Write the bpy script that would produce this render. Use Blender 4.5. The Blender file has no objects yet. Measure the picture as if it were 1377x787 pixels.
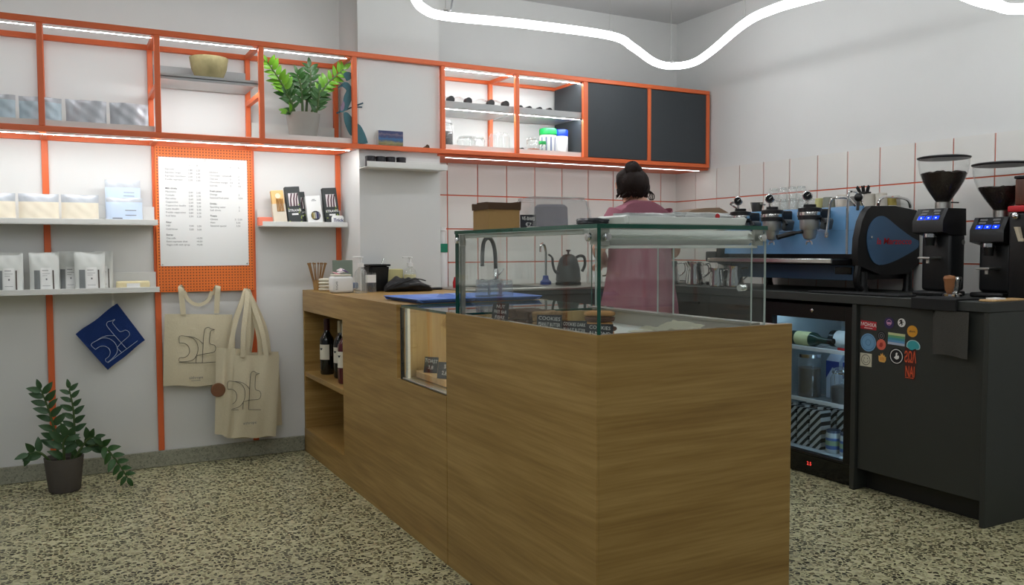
import bpy, bmesh, math, random
from mathutils import Vector, Matrix, Euler
R = math.radians
PI = math.pi
rnd = random.Random(7)
S = bpy.context.scene
COL = S.collection

# ------------------------------------------------------------------ camera, world, exposure
cam = bpy.data.objects.new('camera', bpy.data.cameras.new('camera'))
COL.objects.link(cam)
yaw, pit, rol = R(28.2684), R(-2.88524), R(-0.20562)
fw = Vector((math.sin(yaw)*math.cos(pit), math.cos(yaw)*math.cos(pit), math.sin(pit)))
rt = Vector((math.cos(yaw), -math.sin(yaw), 0))
up = rt.cross(fw)
r2 = rt*math.cos(rol) + up*math.sin(rol)
u2 = -rt*math.sin(rol) + up*math.cos(rol)
M = Matrix((r2, u2, -fw)).transposed().to_4x4()
M.translation = (0, 0, 1.11)
cam.matrix_world = M
cam.data.sensor_width = 36
cam.data.lens = 36*1132.69/1377
cam.data.clip_start = 0.05
S.camera = cam

w = bpy.data.worlds.new('world'); S.world = w; w.use_nodes = True
w.node_tree.nodes['Background'].inputs[0].default_value = (0.90, 0.95, 1.0, 1)
w.node_tree.nodes['Background'].inputs[1].default_value = 0.16
S.view_settings.view_transform = 'Standard'
S.view_settings.look = 'None'
S.view_settings.exposure = 0.0
S.view_settings.gamma = 1
S.view_settings.use_curve_mapping = False
NEON = 14.0      # strength of the suspended neon tube
LED = 34.0        # strength of the cabinet LED strips

# ------------------------------------------------------------------ helpers
def lin(c):
    return tuple(((x/255)/12.92 if x/255 <= .04045 else (((x/255)+.055)/1.055)**2.4) for x in c)

MATS = {}
def mat(name, rgb=None, rough=.5, metal=0., spec=.5, emit=None, estr=0., coat=0., trans=0., ior=1.45, sub=0., noise=0., nscale=30., bump=0., alpha=1., raw=None):
    if name in MATS: return MATS[name]
    m = bpy.data.materials.new(name); m.use_nodes = True
    nt = m.node_tree; b = nt.nodes['Principled BSDF']
    c = raw if raw else lin(rgb)
    b.inputs['Base Color'].default_value = (*c, 1)
    b.inputs['Roughness'].default_value = rough
    b.inputs['Metallic'].default_value = metal
    b.inputs['Specular IOR Level'].default_value = spec
    b.inputs['Coat Weight'].default_value = coat
    b.inputs['Transmission Weight'].default_value = trans
    b.inputs['IOR'].default_value = ior
    b.inputs['Alpha'].default_value = alpha
    if emit:
        b.inputs['Emission Color'].default_value = (*emit, 1)
        b.inputs['Emission Strength'].default_value = estr
    if noise or bump:
        tc = nt.nodes.new('ShaderNodeTexCoord'); n = nt.nodes.new('ShaderNodeTexNoise')
        n.inputs['Scale'].default_value = nscale; n.inputs['Detail'].default_value = 5
        nt.links.new(tc.outputs['Object'], n.inputs['Vector'])
        if noise:
            mx = nt.nodes.new('ShaderNodeMix'); mx.data_type = 'RGBA'
            mx.inputs[6].default_value = (*[x*(1-noise) for x in c], 1)
            mx.inputs[7].default_value = (*[min(1, x*(1+noise)) for x in c], 1)
            nt.links.new(n.outputs['Fac'], mx.inputs[0]); nt.links.new(mx.outputs[2], b.inputs['Base Color'])
        if bump:
            bp = nt.nodes.new('ShaderNodeBump'); bp.inputs['Strength'].default_value = bump; bp.inputs['Distance'].default_value = .004
            nt.links.new(n.outputs['Fac'], bp.inputs['Height']); nt.links.new(bp.outputs['Normal'], b.inputs['Normal'])
    MATS[name] = m
    return m

def emis(name, rgb, s):
    if name in MATS: return MATS[name]
    m = bpy.data.materials.new(name); m.use_nodes = True
    nt = m.node_tree; nt.nodes.clear()
    e = nt.nodes.new('ShaderNodeEmission'); o = nt.nodes.new('ShaderNodeOutputMaterial')
    e.inputs[0].default_value = (*rgb, 1); e.inputs[1].default_value = s
    nt.links.new(e.outputs[0], o.inputs[0]); MATS[name] = m
    return m

def glass(name, tint=(1, 1, 1), ior=1.45, haze=0., hazecol=(.8, .8, .8), rough=.0):
    """thin clear glass: mostly transparent, mirror reflection by Fresnel, optional milky haze"""
    if name in MATS: return MATS[name]
    m = bpy.data.materials.new(name); m.use_nodes = True
    nt = m.node_tree; nt.nodes.clear(); L = nt.links.new
    o = nt.nodes.new('ShaderNodeOutputMaterial'); t = nt.nodes.new('ShaderNodeBsdfTransparent'); t.inputs[0].default_value = (*tint, 1)
    g = nt.nodes.new('ShaderNodeBsdfGlossy'); g.inputs['Roughness'].default_value = rough
    f = nt.nodes.new('ShaderNodeFresnel')
    ge = nt.nodes.new('ShaderNodeNewGeometry'); ma = nt.nodes.new('ShaderNodeMath'); ma.operation = 'MULTIPLY_ADD'
    ma.inputs[1].default_value = 1/ior-ior; ma.inputs[2].default_value = ior   # same reflectance on both faces of a pane
    L(ge.outputs['Backfacing'], ma.inputs[0]); L(ma.outputs[0], f.inputs[0])
    mx = nt.nodes.new('ShaderNodeMixShader')
    L(f.outputs[0], mx.inputs[0]); L(g.outputs[0], mx.inputs[2])
    if haze:
        d = nt.nodes.new('ShaderNodeBsdfDiffuse'); d.inputs[0].default_value = (*hazecol, 1)
        m2 = nt.nodes.new('ShaderNodeMixShader'); m2.inputs[0].default_value = haze
        L(t.outputs[0], m2.inputs[1]); L(d.outputs[0], m2.inputs[2]); L(m2.outputs[0], mx.inputs[1])
    else:
        L(t.outputs[0], mx.inputs[1])
    L(mx.outputs[0], o.inputs[0]); MATS[name] = m
    return m

class MB:
    """collects shapes into one mesh"""
    def __init__(s): s.bm = bmesh.new(); s.mi = 0
    def _fin(s, vs):
        for v in vs:
            for f in v.link_faces: f.material_index = s.mi
    def box(s, x0, x1, y0, y1, z0, z1, bev=0., rot=None, piv=None):
        c = Vector(((x0+x1)/2, (y0+y1)/2, (z0+z1)/2))
        r = bmesh.ops.create_cube(s.bm, size=1)
        vs = r['verts']
        for v in vs: v.co = Vector((v.co.x*(x1-x0), v.co.y*(y1-y0), v.co.z*(z1-z0)))
        if bev:
            es = {e for v in vs for e in v.link_edges}
            rr = bmesh.ops.bevel(s.bm, geom=list(es)+list(vs), offset=bev, segments=(3 if bev >= .006 else 1), affect='EDGES', profile=.5)
            vs = list({v for f in rr['faces'] for v in f.verts} | {v for v in vs if v.is_valid})
        if rot is not None:
            mm = Euler(rot).to_matrix()
            if piv is None:
                for v in vs: v.co = mm @ v.co + c
            else:
                p = Vector(piv)
                for v in vs: v.co = mm @ (v.co + c - p) + p
        else:
            for v in vs: v.co += c
        s._fin(vs); return s
    def lathe(s, prof, n=24, c=(0, 0, 0), axis='Z', mtx=None, sx=1., sy=1., cap=True):
        rings = []
        allv = []
        for (r, z) in prof:
            ring = []
            if r < 1e-6:
                ring = [s.bm.verts.new((0, 0, z))]
            else:
                for i in range(n):
                    a = 2*PI*i/n
                    ring.append(s.bm.verts.new((r*math.cos(a)*sx, r*math.sin(a)*sy, z)))
            rings.append(ring); allv += ring
        for a, b in zip(rings, rings[1:]):
            if len(a) == 1 and len(b) == 1: continue
            for i in range(n):
                j = (i+1) % n
                if len(a) == 1: f = (a[0], b[j], b[i])
                elif len(b) == 1: f = (a[i], a[j], b[0])
                else: f = (a[i], a[j], b[j], b[i])
                s.bm.faces.new(f)
        if cap:
            if len(rings[0]) > 1: s.bm.faces.new(rings[0][::-1])
            if len(rings[-1]) > 1: s.bm.faces.new(rings[-1])
        if mtx is None:
            mtx = {'Z': Matrix(), 'X': Matrix.Rotation(PI/2, 4, 'Y'), 'Y': Matrix.Rotation(-PI/2, 4, 'X'), '-Y': Matrix.Rotation(PI/2, 4, 'X')}[axis]
            mtx = Matrix.Translation(c) @ mtx
        for v in allv: v.co = mtx @ v.co
        s._fin(allv); return s
    def cyl(s, p, q, r, n=16, r2=None):
        p = Vector(p); q = Vector(q); d = q-p
        m = Matrix.Translation(p) @ d.to_track_quat('Z', 'Y').to_matrix().to_4x4()
        return s.lathe([(r, 0), (r if r2 is None else r2, d.length)], n, mtx=m)
    def tube(s, pts, r, n=8, closed=False):
        pts = [Vector(p) for p in pts]
        rings = []; allv = []
        N = len(pts); prev = None
        for i, p in enumerate(pts):
            if closed: t = pts[(i+1) % N]-pts[i-1]
            else: t = pts[min(i+1, N-1)]-pts[max(i-1, 0)]
            t.normalize()
            if prev is None:
                nrm = t.orthogonal().normalized()
            else:
                nrm = prev - t*prev.dot(t)
                nrm = nrm.normalized() if nrm.length > 1e-6 else t.orthogonal().normalized()
            prev = nrm; bn = t.cross(nrm)
            rr = r[i] if isinstance(r, (list, tuple)) else r
            ring = [s.bm.verts.new(p + (nrm*math.cos(2*PI*k/n) + bn*math.sin(2*PI*k/n))*rr) for k in range(n)]
            rings.append(ring); allv += ring
        prs = list(zip(rings, rings[1:])) + ([(rings[-1], rings[0])] if closed else [])
        for a, b in prs:
            for k in range(n):
                j = (k+1) % n
                s.bm.faces.new((a[k], a[j], b[j], b[k]))
        if not closed:
            s.bm.faces.new(rings[0][::-1]); s.bm.faces.new(rings[-1])
        s._fin(allv); return s
    def prism(s, poly, d, mtx=None, z0=0.):
        """poly: 2D points (x, y) extruded along z by d, then mapped by mtx"""
        a = [s.bm.verts.new((x, y, z0)) for x, y in poly]
        b = [s.bm.verts.new((x, y, z0+d)) for x, y in poly]
        s.bm.faces.new(a[::-1]); s.bm.faces.new(b)
        n = len(a)
        for i in range(n):
            j = (i+1) % n
            s.bm.faces.new((a[i], a[j], b[j], b[i]))
        if mtx is not None:
            for v in a+b: v.co = mtx @ v.co
        s._fin(a+b); return s
    def grid(s, fn, nu, nv, closeu=False):
        vs = [[s.bm.verts.new(fn(i/(nu if closeu else nu-1), j/(nv-1))) for i in range(nu)] for j in range(nv)]
        for j in range(nv-1):
            for i in range(nu if closeu else nu-1):
                k = (i+1) % nu
                s.bm.faces.new((vs[j][i], vs[j][k], vs[j+1][k], vs[j+1][i]))
        s._fin([v for r in vs for v in r]); return s
    def sph(s, c, r, sx=1, sy=1, sz=1, n=16):
        k = n//2
        prof = [(math.sin(PI*i/k)*r, -math.cos(PI*i/k)*r) for i in range(k+1)]
        prof[0] = (0, -r); prof[-1] = (0, r)
        m = Matrix.Translation(c) @ Matrix.Diagonal((sx, sy, sz, 1))
        return s.lathe(prof, n, mtx=m)
    def text(s, body, size, mtx, align='LEFT', depth=.0004, bold=False, spacing=1., sxf=1.):
        cu = bpy.data.curves.new('t', 'FONT'); cu.body = body; cu.size = size; cu.align_x = align
        cu.resolution_u = 2; cu.space_line = spacing
        if bold: cu.offset = size*.012
        ob = bpy.data.objects.new('t', cu)
        COL.objects.link(ob)
        me = bpy.data.meshes.new_from_object(ob)
        bpy.data.objects.remove(ob); bpy.data.curves.remove(cu)
        tmp = bmesh.new(); tmp.from_mesh(me); bpy.data.meshes.remove(me)
        mp = {}
        for v in tmp.verts: mp[v] = s.bm.verts.new(mtx @ Vector((v.co.x*sxf, v.co.y, depth)))
        for f in tmp.faces:
            try:
                nf = s.bm.faces.new([mp[v] for v in f.verts]); nf.material_index = s.mi
            except ValueError: pass
        tmp.free(); return s
    def mesh(s, name='m', off=None, angle=35, normals=True):
        if off is not None:
            for v in s.bm.verts: v.co -= off
        if normals: bmesh.ops.recalc_face_normals(s.bm, faces=s.bm.faces)
        me = bpy.data.meshes.new(name)
        for f in s.bm.faces: f.smooth = True
        s.bm.to_mesh(me); s.bm.free()
        me.set_sharp_from_angle(angle=R(angle))
        return me
    def build(s, name, m, parent=None, world=False, loc=None, rot=None, angle=35, normals=True):
        off = None
        if world and parent is not None:
            off = WL[parent.name]
        me = s.mesh(name, off, angle, normals)
        return link(name, me, m, parent, loc, rot)

WL = {}
def link(name, me, m, parent=None, loc=None, rot=None):
    o = bpy.data.objects.new(name, me); COL.objects.link(o)
    ms = m if isinstance(m, (list, tuple)) else [m]
    if name in ('lettering', 'label_print', 'chalk_lettering', 'heading_lettering', 'leaf_print', 'stitched_bird', 'printed_bird'): o['kind'] = 'stuff'
    if len(me.materials) == 0:
        for x in ms: me.materials.append(x)
    if parent: o.parent = parent
    if loc is not None: o.location = loc
    if rot is not None: o.rotation_euler = rot
    WL[o.name] = (WL.get(parent.name, Vector()) if parent else Vector()) + Vector(loc or (0, 0, 0))
    return o
def tag(o, label=None, cat=None, group=None, kind=None):
    if label: o['label'] = label
    if cat: o['category'] = cat
    if group: o['group'] = group
    if kind: o['kind'] = kind
    return o
def thing(name, label, cat, loc=(0, 0, 0), rz=0., group=None):
    o = bpy.data.objects.new(name, None); COL.objects.link(o)
    o.empty_display_size = .05
    o.location = loc; o.rotation_euler = (0, 0, rz)
    WL[o.name] = Vector(loc)
    return tag(o, label, cat, group)
def dup(o, parent=None, loc=None, rz=None, label=None, group=None):
    c = o.copy(); COL.objects.link(c); c.parent = parent
    if loc is not None: c.location = loc
    if rz is not None: c.rotation_euler = (c.rotation_euler.x, c.rotation_euler.y, rz) if parent is None else c.rotation_euler
    if label: c['label'] = label
    if group: c['group'] = group
    WL[c.name] = Vector(c.location)
    for ch in list(o.children): dup(ch, c)
    return c
def struct(name, mb, m, parent=None):
    o = mb.build(name, m, parent)
    if parent is None: o['kind'] = 'structure'
    return o
# maps a flat 2D drawing (x right, y up) onto a wall: WALLY faces -Y, WALLX faces -X
def wally(x, y, z, roll=0.):
    return Matrix.Translation((x, y, z)) @ Matrix.Rotation(PI/2, 4, 'X') @ Matrix.Rotation(roll, 4, 'Z')
def wallx(x, y, z, roll=0.):
    return Matrix.Translation((x, y, z)) @ Matrix.Rotation(-PI/2, 4, 'Z') @ Matrix.Rotation(PI/2, 4, 'X') @ Matrix.Rotation(roll, 4, 'Z')
def spline(pts, k=8):
    P = [Vector(p) for p in pts]; out = []
    for i in range(len(P)-1):
        p0 = P[max(i-1, 0)]; p1 = P[i]; p2 = P[i+1]; p3 = P[min(i+2, len(P)-1)]
        for j in range(k):
            t = j/k
            out.append(.5*((2*p1) + (p2-p0)*t + (2*p0-5*p1+4*p2-p3)*t*t + (3*p1-p0-3*p2+p3)*t**3))
    out.append(P[-1]); return out

# ------------------------------------------------------------------ materials
def nodes(name):
    m = bpy.data.materials.new(name); m.use_nodes = True; MATS[name] = m
    nt = m.node_tree
    return m, nt, nt.nodes['Principled BSDF'], nt.links.new
def ramp(nt, stops, interp='LINEAR'):
    r = nt.nodes.new('ShaderNodeValToRGB'); r.color_ramp.interpolation = interp
    e = r.color_ramp.elements
    while len(e) < len(stops): e.new(.5)
    for k, (p, c) in enumerate(stops):
        e[k].position = p; e[k].color = (*lin(c), 1)
    return r
def make_terrazzo(name, sc, stops, cement, rough=.3):
    m, nt, b, L = nodes(name)
    tc = nt.nodes.new('ShaderNodeTexCoord')
    nz = nt.nodes.new('ShaderNodeTexNoise'); nz.inputs['Scale'].default_value = sc*.9; nz.inputs['Detail'].default_value = 2
    L(tc.outputs['Object'], nz.inputs['Vector'])
    ad = nt.nodes.new('ShaderNodeVectorMath'); ad.operation = 'MULTIPLY_ADD'
    L(nz.outputs['Color'], ad.inputs[0]); ad.inputs[1].default_value = (.018,)*3; L(tc.outputs['Object'], ad.inputs[2])
    v = nt.nodes.new('ShaderNodeTexVoronoi'); v.inputs['Scale'].default_value = sc; L(ad.outputs[0], v.inputs['Vector'])
    v2 = nt.nodes.new('ShaderNodeTexVoronoi'); v2.feature = 'DISTANCE_TO_EDGE'; v2.inputs['Scale'].default_value = sc; L(ad.outputs[0], v2.inputs['Vector'])
    sp = nt.nodes.new('ShaderNodeSeparateColor'); L(v.outputs['Color'], sp.inputs[0])
    rp = ramp(nt, stops, 'CONSTANT'); L(sp.outputs[0], rp.inputs[0])
    gt = nt.nodes.new('ShaderNodeMath'); gt.operation = 'GREATER_THAN'; gt.inputs[1].default_value = .10; L(v2.outputs['Distance'], gt.inputs[0])
    mx = nt.nodes.new('ShaderNodeMix'); mx.data_type = 'RGBA'; mx.inputs[6].default_value = (*lin(cement), 1)
    L(gt.outputs[0], mx.inputs[0]); L(rp.outputs[0], mx.inputs[7])
    n2 = nt.nodes.new('ShaderNodeTexNoise'); n2.inputs['Scale'].default_value = 1.3; n2.inputs['Detail'].default_value = 4; L(tc.outputs['Object'], n2.inputs['Vector'])
    m2 = nt.nodes.new('ShaderNodeMix'); m2.data_type = 'RGBA'; m2.blend_type = 'MULTIPLY'; m2.inputs[0].default_value = .5
    L(mx.outputs[2], m2.inputs[6]); r3 = ramp(nt, [(.3, (190, 185, 170)), (.7, (255, 255, 255))]); L(n2.outputs['Fac'], r3.inputs[0]); L(r3.outputs[0], m2.inputs[7])
    L(m2.outputs[2], b.inputs['Base Color'])
    b.inputs['Roughness'].default_value = rough
    return m
make_terrazzo('terrazzo', 58, [(0, (44, 40, 30)), (.26, (74, 68, 50)), (.46, (122, 115, 88)), (.62, (176, 170, 138)), (.8, (208, 202, 168)), (.93, (150, 146, 122))], (200, 198, 156), .36)
make_terrazzo('skirting_stone', 120, [(0, (146, 148, 132)), (.3, (164, 165, 148)), (.6, (172, 172, 154)), (.85, (132, 134, 120))], (162, 162, 146), .5)

def make_wood(name, dark, mid, light, axis='Z', scale=1., rough=.42):
    m, nt, b, L = nodes(name)
    tc = nt.nodes.new('ShaderNodeTexCoord'); mp = nt.nodes.new('ShaderNodeMapping'); L(tc.outputs['Object'], mp.inputs['Vector'])
    k = {'Z': (.5, .5, 8), 'X': (9, .8, 9), 'Y': (.8, 9, 9), 'V': (9, 9, .8)}[axis]
    mp.inputs['Scale'].default_value = tuple(x*scale for x in k)
    if axis == 'Z': mp.inputs['Rotation'].default_value = (R(2.5), R(-2.5), 0)
    n1 = nt.nodes.new('ShaderNodeTexNoise'); n1.inputs['Scale'].default_value = 1.6; n1.inputs['Detail'].default_value = 6; n1.inputs['Distortion'].default_value = .45; n1.inputs['Roughness'].default_value = .62
    L(mp.outputs[0], n1.inputs['Vector'])
    mp2 = nt.nodes.new('ShaderNodeMapping'); mp2.inputs['Scale'].default_value = tuple(x*scale*(7 if x > 2 else 4) for x in k); L(tc.outputs['Object'], mp2.inputs['Vector'])
    n2 = nt.nodes.new('ShaderNodeTexNoise'); n2.inputs['Scale'].default_value = 2.; n2.inputs['Detail'].default_value = 5; L(mp2.outputs[0], n2.inputs['Vector'])
    mm = nt.nodes.new('ShaderNodeMath'); mm.operation = 'MULTIPLY_ADD'; mm.inputs[1].default_value = .35; L(n2.outputs['Fac'], mm.inputs[0]); 
    m1 = nt.nodes.new('ShaderNodeMath'); m1.operation = 'MULTIPLY'; m1.inputs[1].default_value = .68; L(n1.outputs['Fac'], m1.inputs[0]); L(m1.outputs[0], mm.inputs[2])
    rp = ramp(nt, [(.32, dark), (.5, mid), (.68, light)]); L(mm.outputs[0], rp.inputs[0]); L(rp.outputs[0], b.inputs['Base Color'])
    b.inputs['Roughness'].default_value = rough
    bp = nt.nodes.new('ShaderNodeBump'); bp.inputs['Strength'].default_value = .08; bp.inputs['Distance'].default_value = .002
    L(mm.outputs[0], bp.inputs['Height']); L(bp.outputs[0], b.inputs['Normal'])
    return m
make_wood('oak', (132, 99, 49), (160, 126, 68), (184, 151, 92))
make_wood('oak_vertical', (152, 120, 66), (178, 148, 90), (196, 168, 110), 'V')
make_wood('beech', (188, 146, 92), (212, 172, 118), (224, 190, 140), 'V', 3.)
make_wood('walnut', (58, 30, 18), (84, 46, 30), (104, 60, 40), 'V', 2.)

def make_peg():
    m, nt, b, L = nodes('pegboard_orange')
    tc = nt.nodes.new('ShaderNodeTexCoord'); sc = nt.nodes.new('ShaderNodeVectorMath'); sc.operation = 'SCALE'; sc.inputs['Scale'].default_value = 1/.0148
    L(tc.outputs['Object'], sc.inputs[0])
    fr = nt.nodes.new('ShaderNodeVectorMath'); fr.operation = 'FRACTION'; L(sc.outputs[0], fr.inputs[0])
    sb = nt.nodes.new('ShaderNodeVectorMath'); sb.operation = 'SUBTRACT'; sb.inputs[1].default_value = (.5, .5, .5); L(fr.outputs[0], sb.inputs[0])
    ml = nt.nodes.new('ShaderNodeVectorMath'); ml.operation = 'MULTIPLY'; ml.inputs[1].default_value = (1, 0, 1); L(sb.outputs[0], ml.inputs[0])
    ln = nt.nodes.new('ShaderNodeVectorMath'); ln.operation = 'LENGTH'; L(ml.outputs[0], ln.inputs[0])
    lt = nt.nodes.new('ShaderNodeMath'); lt.operation = 'LESS_THAN'; lt.inputs[1].default_value = .22; L(ln.outputs['Value'], lt.inputs[0])
    mx = nt.nodes.new('ShaderNodeMix'); mx.data_type = 'RGBA'; mx.inputs[6].default_value = (*lin((238, 122, 50)), 1); mx.inputs[7].default_value = (*lin((120, 52, 20)), 1)
    L(lt.outputs[0], mx.inputs[0]); L(mx.outputs[2], b.inputs['Base Color']); b.inputs['Roughness'].default_value = .5
make_peg()
mat('wall_paint', (224, 224, 222), .75, noise=.02, nscale=6)
mat('ceiling_paint', (206, 206, 206), .8)
mat('orange', (228, 108, 58), .42)
mat('grout', (228, 104, 66), .7)
mat('tile_glaze', (230, 228, 223), .16, noise=.015, nscale=3)
mat('white_metal', (226, 226, 222), .4)
mat('grey_metal', (176, 178, 178), .4)
mat('charcoal', (56, 61, 65), .55, noise=.04, nscale=20)
mat('bar_laminate', (54, 57, 55), .5, noise=.06, nscale=14)
mat('bar_dark', (36, 37, 38), .5)
mat('steel', (222, 222, 218), .22, 1.)
mat('brushed', (190, 188, 182), .36, 1.)
mat('chrome', (225, 225, 225), .08, 1.)
mat('bell', (186, 188, 188), .3, .75)
mat('black', (16, 16, 17), .4)
mat('black_gloss', (12, 12, 13), .12)
mat('black_soft', (26, 26, 28), .6)
mat('dark_rubber', (26, 26, 27), .8)
mat('paper', (238, 238, 236), .8)
mat('print_dark', (50, 50, 54), .8)
mat('print_grey', (120, 120, 122), .8)
mat('white', (236, 236, 234), .5)
mat('cream', (228, 222, 204), .8)
mat('canvas', (216, 205, 176), .95, noise=.05, nscale=120, bump=.25)
mat('kraft', (172, 136, 86), .85, noise=.06, nscale=40)
mat('kraft_dark', (84, 60, 42), .85)
mat('machine_blue', (104, 152, 196), .28, coat=.4)
mat('machine_blue_dark', (70, 104, 138), .3)
mat('red_print', (206, 30, 40), .5)
mat('red', (196, 36, 44), .4)
mat('tray_blue', (84, 124, 206), .35)
mat('cloth_blue', (48, 78, 148), .95, noise=.1, nscale=200, bump=.3)
mat('thread', (190, 204, 232), .9)
mat('pot_grey', (166, 162, 155), .8, noise=.04)
mat('pot_dark', (92, 86, 82), .8, noise=.05)
mat('soil', (40, 30, 22), .95, noise=.3, nscale=90, bump=.6)
mat('leaf', (52, 92, 42), .35, noise=.25, nscale=18)
mat('leaf_led_lit', (104, 158, 42), .35, noise=.15, nscale=18)  # shelf LED light on the outer leaves, put into their colour
mat('leaf_dark', (52, 84, 48), .4, noise=.25, nscale=18)
mat('stem', (74, 96, 52), .5)
mat('skin', (214, 164, 140), .5)
mat('hair', (30, 20, 17), .65, spec=.2, noise=.35, nscale=60, bump=.8)
mat('dress', (158, 100, 114), .9, noise=.12, nscale=14, bump=.35)
mat('dress_trim', (176, 124, 132), .9)
mat('shoe', (40, 38, 40), .6)
mat('chalkboard', (38, 40, 46), .8)
mat('chalk', (222, 222, 218), .9)
mat('beans', (34, 24, 19), .45, noise=.5, nscale=120, bump=1.)
mat('bread', (214, 158, 86), .7, noise=.2, nscale=25, bump=.3)
mat('cookie', (192, 140, 82), .85, noise=.25, nscale=60, bump=.6)
mat('cookie_dark', (96, 60, 40), .85, noise=.3, nscale=60, bump=.6)
mat('brownie', (84, 58, 38), .9, noise=.75, nscale=70, bump=1.)
mat('nuts', (150, 118, 76), .9, noise=.6, nscale=80, bump=.8)
mat('wine_glass', (14, 16, 14), .08, coat=.5)
mat('wine_rose', (84, 16, 30), .1, coat=.5)
mat('towel_grey', (104, 102, 97), .95, noise=.12, nscale=200, bump=.4)
mat('kettle_black', (40, 42, 42), .35)
mat('cake_grey', (92, 86, 104), .8)
mat('soap', (238, 226, 170), .3)
mat('silver_bag', (186, 190, 196), .4, .25, noise=.14, nscale=22, bump=.5)
mat('silver_blue', (190, 208, 218), .4, .2, noise=.12, nscale=22, bump=.5)
mat('bag_cream', (232, 222, 202), .5, noise=.05, nscale=25, bump=.2)
mat('bag_blue', (206, 222, 244), .5)
mat('bag_white', (222, 224, 220), .6, noise=.03, nscale=25, bump=.15)
mat('window_grey', (128, 132, 132), .4)
mat('window_brown', (84, 72, 66), .5)
mat('green_lid', (26, 160, 78), .4)
mat('blue_lid', (34, 70, 204), .4)
mat('spice', (176, 92, 50), .8, noise=.4, nscale=90)
mat('grey_green', (128, 140, 126), .6)
mat('teal', (62, 112, 122), .6, noise=.12, nscale=30)
mat('teal_dark', (44, 82, 98), .6)
mat('mauve', (150, 128, 150), .6)
mat('fridge_white', (206, 216, 222), .4)
mat('wood_disc', (128, 88, 62), .8, noise=.15, nscale=60)
emis('neon', (.94, .975, 1), NEON)
emis('led', (.96, .98, 1), LED)
emis('led_bright', (.96, .985, 1), LED*2.2)
emis('led_soft', (.95, .985, 1), LED*.42)
emis('led_warm', (1, .95, .74), 34.)
emis('led_cool', (.62, .85, 1.), 11.)
emis('display_blue', (.01, .06, 1.), 1.3)
emis('display_white', (.6, .75, 1.), 1.5)
emis('display_red', (1, .08, .06), 1.2)
glass('pane', (.965, .985, .975), 1.42)
glass('clear', (.96, .97, .97), 1.45)
glass('clear_thick', (.95, .965, .96), 1.7, .09, (.9, .92, .92))
glass('plastic_clear', (.95, .95, .95), 1.4, .06)
glass('cover_milky', (.9, .9, .9), 1.3, .22, (.78, .77, .76), .2)
glass('fridge_pane', (.82, .87, .9), 1.45)
glass('acrylic', (.9, .9, .9), 1.3, .2)
mat('glass_edge', (22, 84, 68), .08, coat=.5)
mat('edge_pale', (196, 208, 204), .1, coat=.5)

# ------------------------------------------------------------------ room shell
YW, XR, ZC = 4.65, 3.80, 2.66
struct('floor', MB().box(-3.2, XR+.1, -3.2, YW+.1, -.1, 0), MATS['terrazzo'])
struct('ceiling', MB().box(-3.2, XR+.1, -3.2, YW+.1, ZC, ZC+.1), MATS['ceiling_paint'])
wb = struct('wall_back', MB().box(-3.2, XR+.1, YW, YW+.1, 0, ZC), MATS['wall_paint'])
wr = struct('wall_right', MB().box(XR, XR+.1, -3.2, YW, 0, ZC), MATS['wall_paint'])
struct('wall_pillar', MB().box(1.412, 1.875, 4.325, YW, .90, ZC), MATS['wall_paint'])
bb = MB().box(-3.2, 1.18, YW-.014, YW, 0, .083, .003)
struct('baseboard_back', bb, MATS['skirting_stone'])
# tiles: each one stands 5 mm proud of the orange grout bed
PT = .2018
zt = [1.642-PT*k for k in range(5)]
MB().box(1.875, XR, YW-.004, YW, zt[4], zt[0]-.004).build('grout_bed', MATS['grout'], wb)
MB().box(XR-.004, XR, 1.90, YW, zt[4], zt[0]-.004).build('grout_bed', MATS['grout'], wr)
G = .0035
def tile_mesh(w_, h_, along):
    m = MB()
    if along == 'X': m.box(-w_/2, w_/2, -.009, 0, -h_/2, h_/2)
    else: m.box(-.009, 0, -w_/2, w_/2, -h_/2, h_/2)
    me = m.mesh('tile'); me.materials.append(MATS['tile_glaze']); return me
def run(edges, along, par):
    cache = {}
    for a, b in zip(edges, edges[1:]):
        for k in range(4):
            ww = round(abs(b-a)-2*G, 4); hh = round(PT-2*G, 4)
            key = ww
            if key not in cache: cache[key] = tile_mesh(ww, hh, along)
            c = (a+b)/2; z = zt[k]-PT/2
            link('tile', cache[key], MATS['tile_glaze'], par, (c, YW-.001, z) if along == 'X' else (XR-.001, c, z))
run([1.877, 2.059, 2.2608, 2.4608, 2.6620, 2.8635, 3.0640, 3.2630, 3.4620, 3.6600, XR-.006], 'X', wb)
run([YW-.006, 4.433, 4.227, 4.0186, 3.8120, 3.6050, 3.3985, 3.1925, 2.9875, 2.7825, 2.5775, 2.3725, 2.1675, 1.9625], 'Y', wr)

# ------------------------------------------------------------------ suspended neon tube and cords
ZN = 2.12
npts = [(2.2, -.9, 2.0), (2.6, -.2, 2.0), (2.3, .5, 2.0), (2.8, 1.0, 1.98), (3.3, 1.25, 1.98), (3.32, 1.62, 1.98), (3.11, 1.86, 1.98), (2.98, 1.875, 1.98), (2.88, 1.89, 1.99), (2.70, 1.91, 2.02), (2.59, 2.02, 2.05), (2.62, 2.21, 2.08), (2.67, 2.445, 2.11), (2.68, 2.65, ZN), (2.73, 2.87, ZN), (2.97, 3.37, ZN), (3.055, 3.61, ZN), (3.0, 3.72, ZN), (2.85, 3.68, ZN), (2.56, 3.47, ZN), (2.32, 3.33, ZN), (1.85, 3.34, ZN), (1.5, 3.385, ZN), (1.38, 3.33, ZN), (1.29, 3.21, ZN), (1.2, 3.01, ZN), (1.1, 2.72, ZN), (.9, 2.35, ZN), (.45, 1.95, ZN), (-.3, 1.95, ZN), (-.9, 1.5, ZN), (-.7, .9, ZN), (-.1, .5, ZN), (.6, .1, ZN), (.5, -.5, ZN), (-.2, -.9, ZN), (-.9, -1.2, ZN)]
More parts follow.
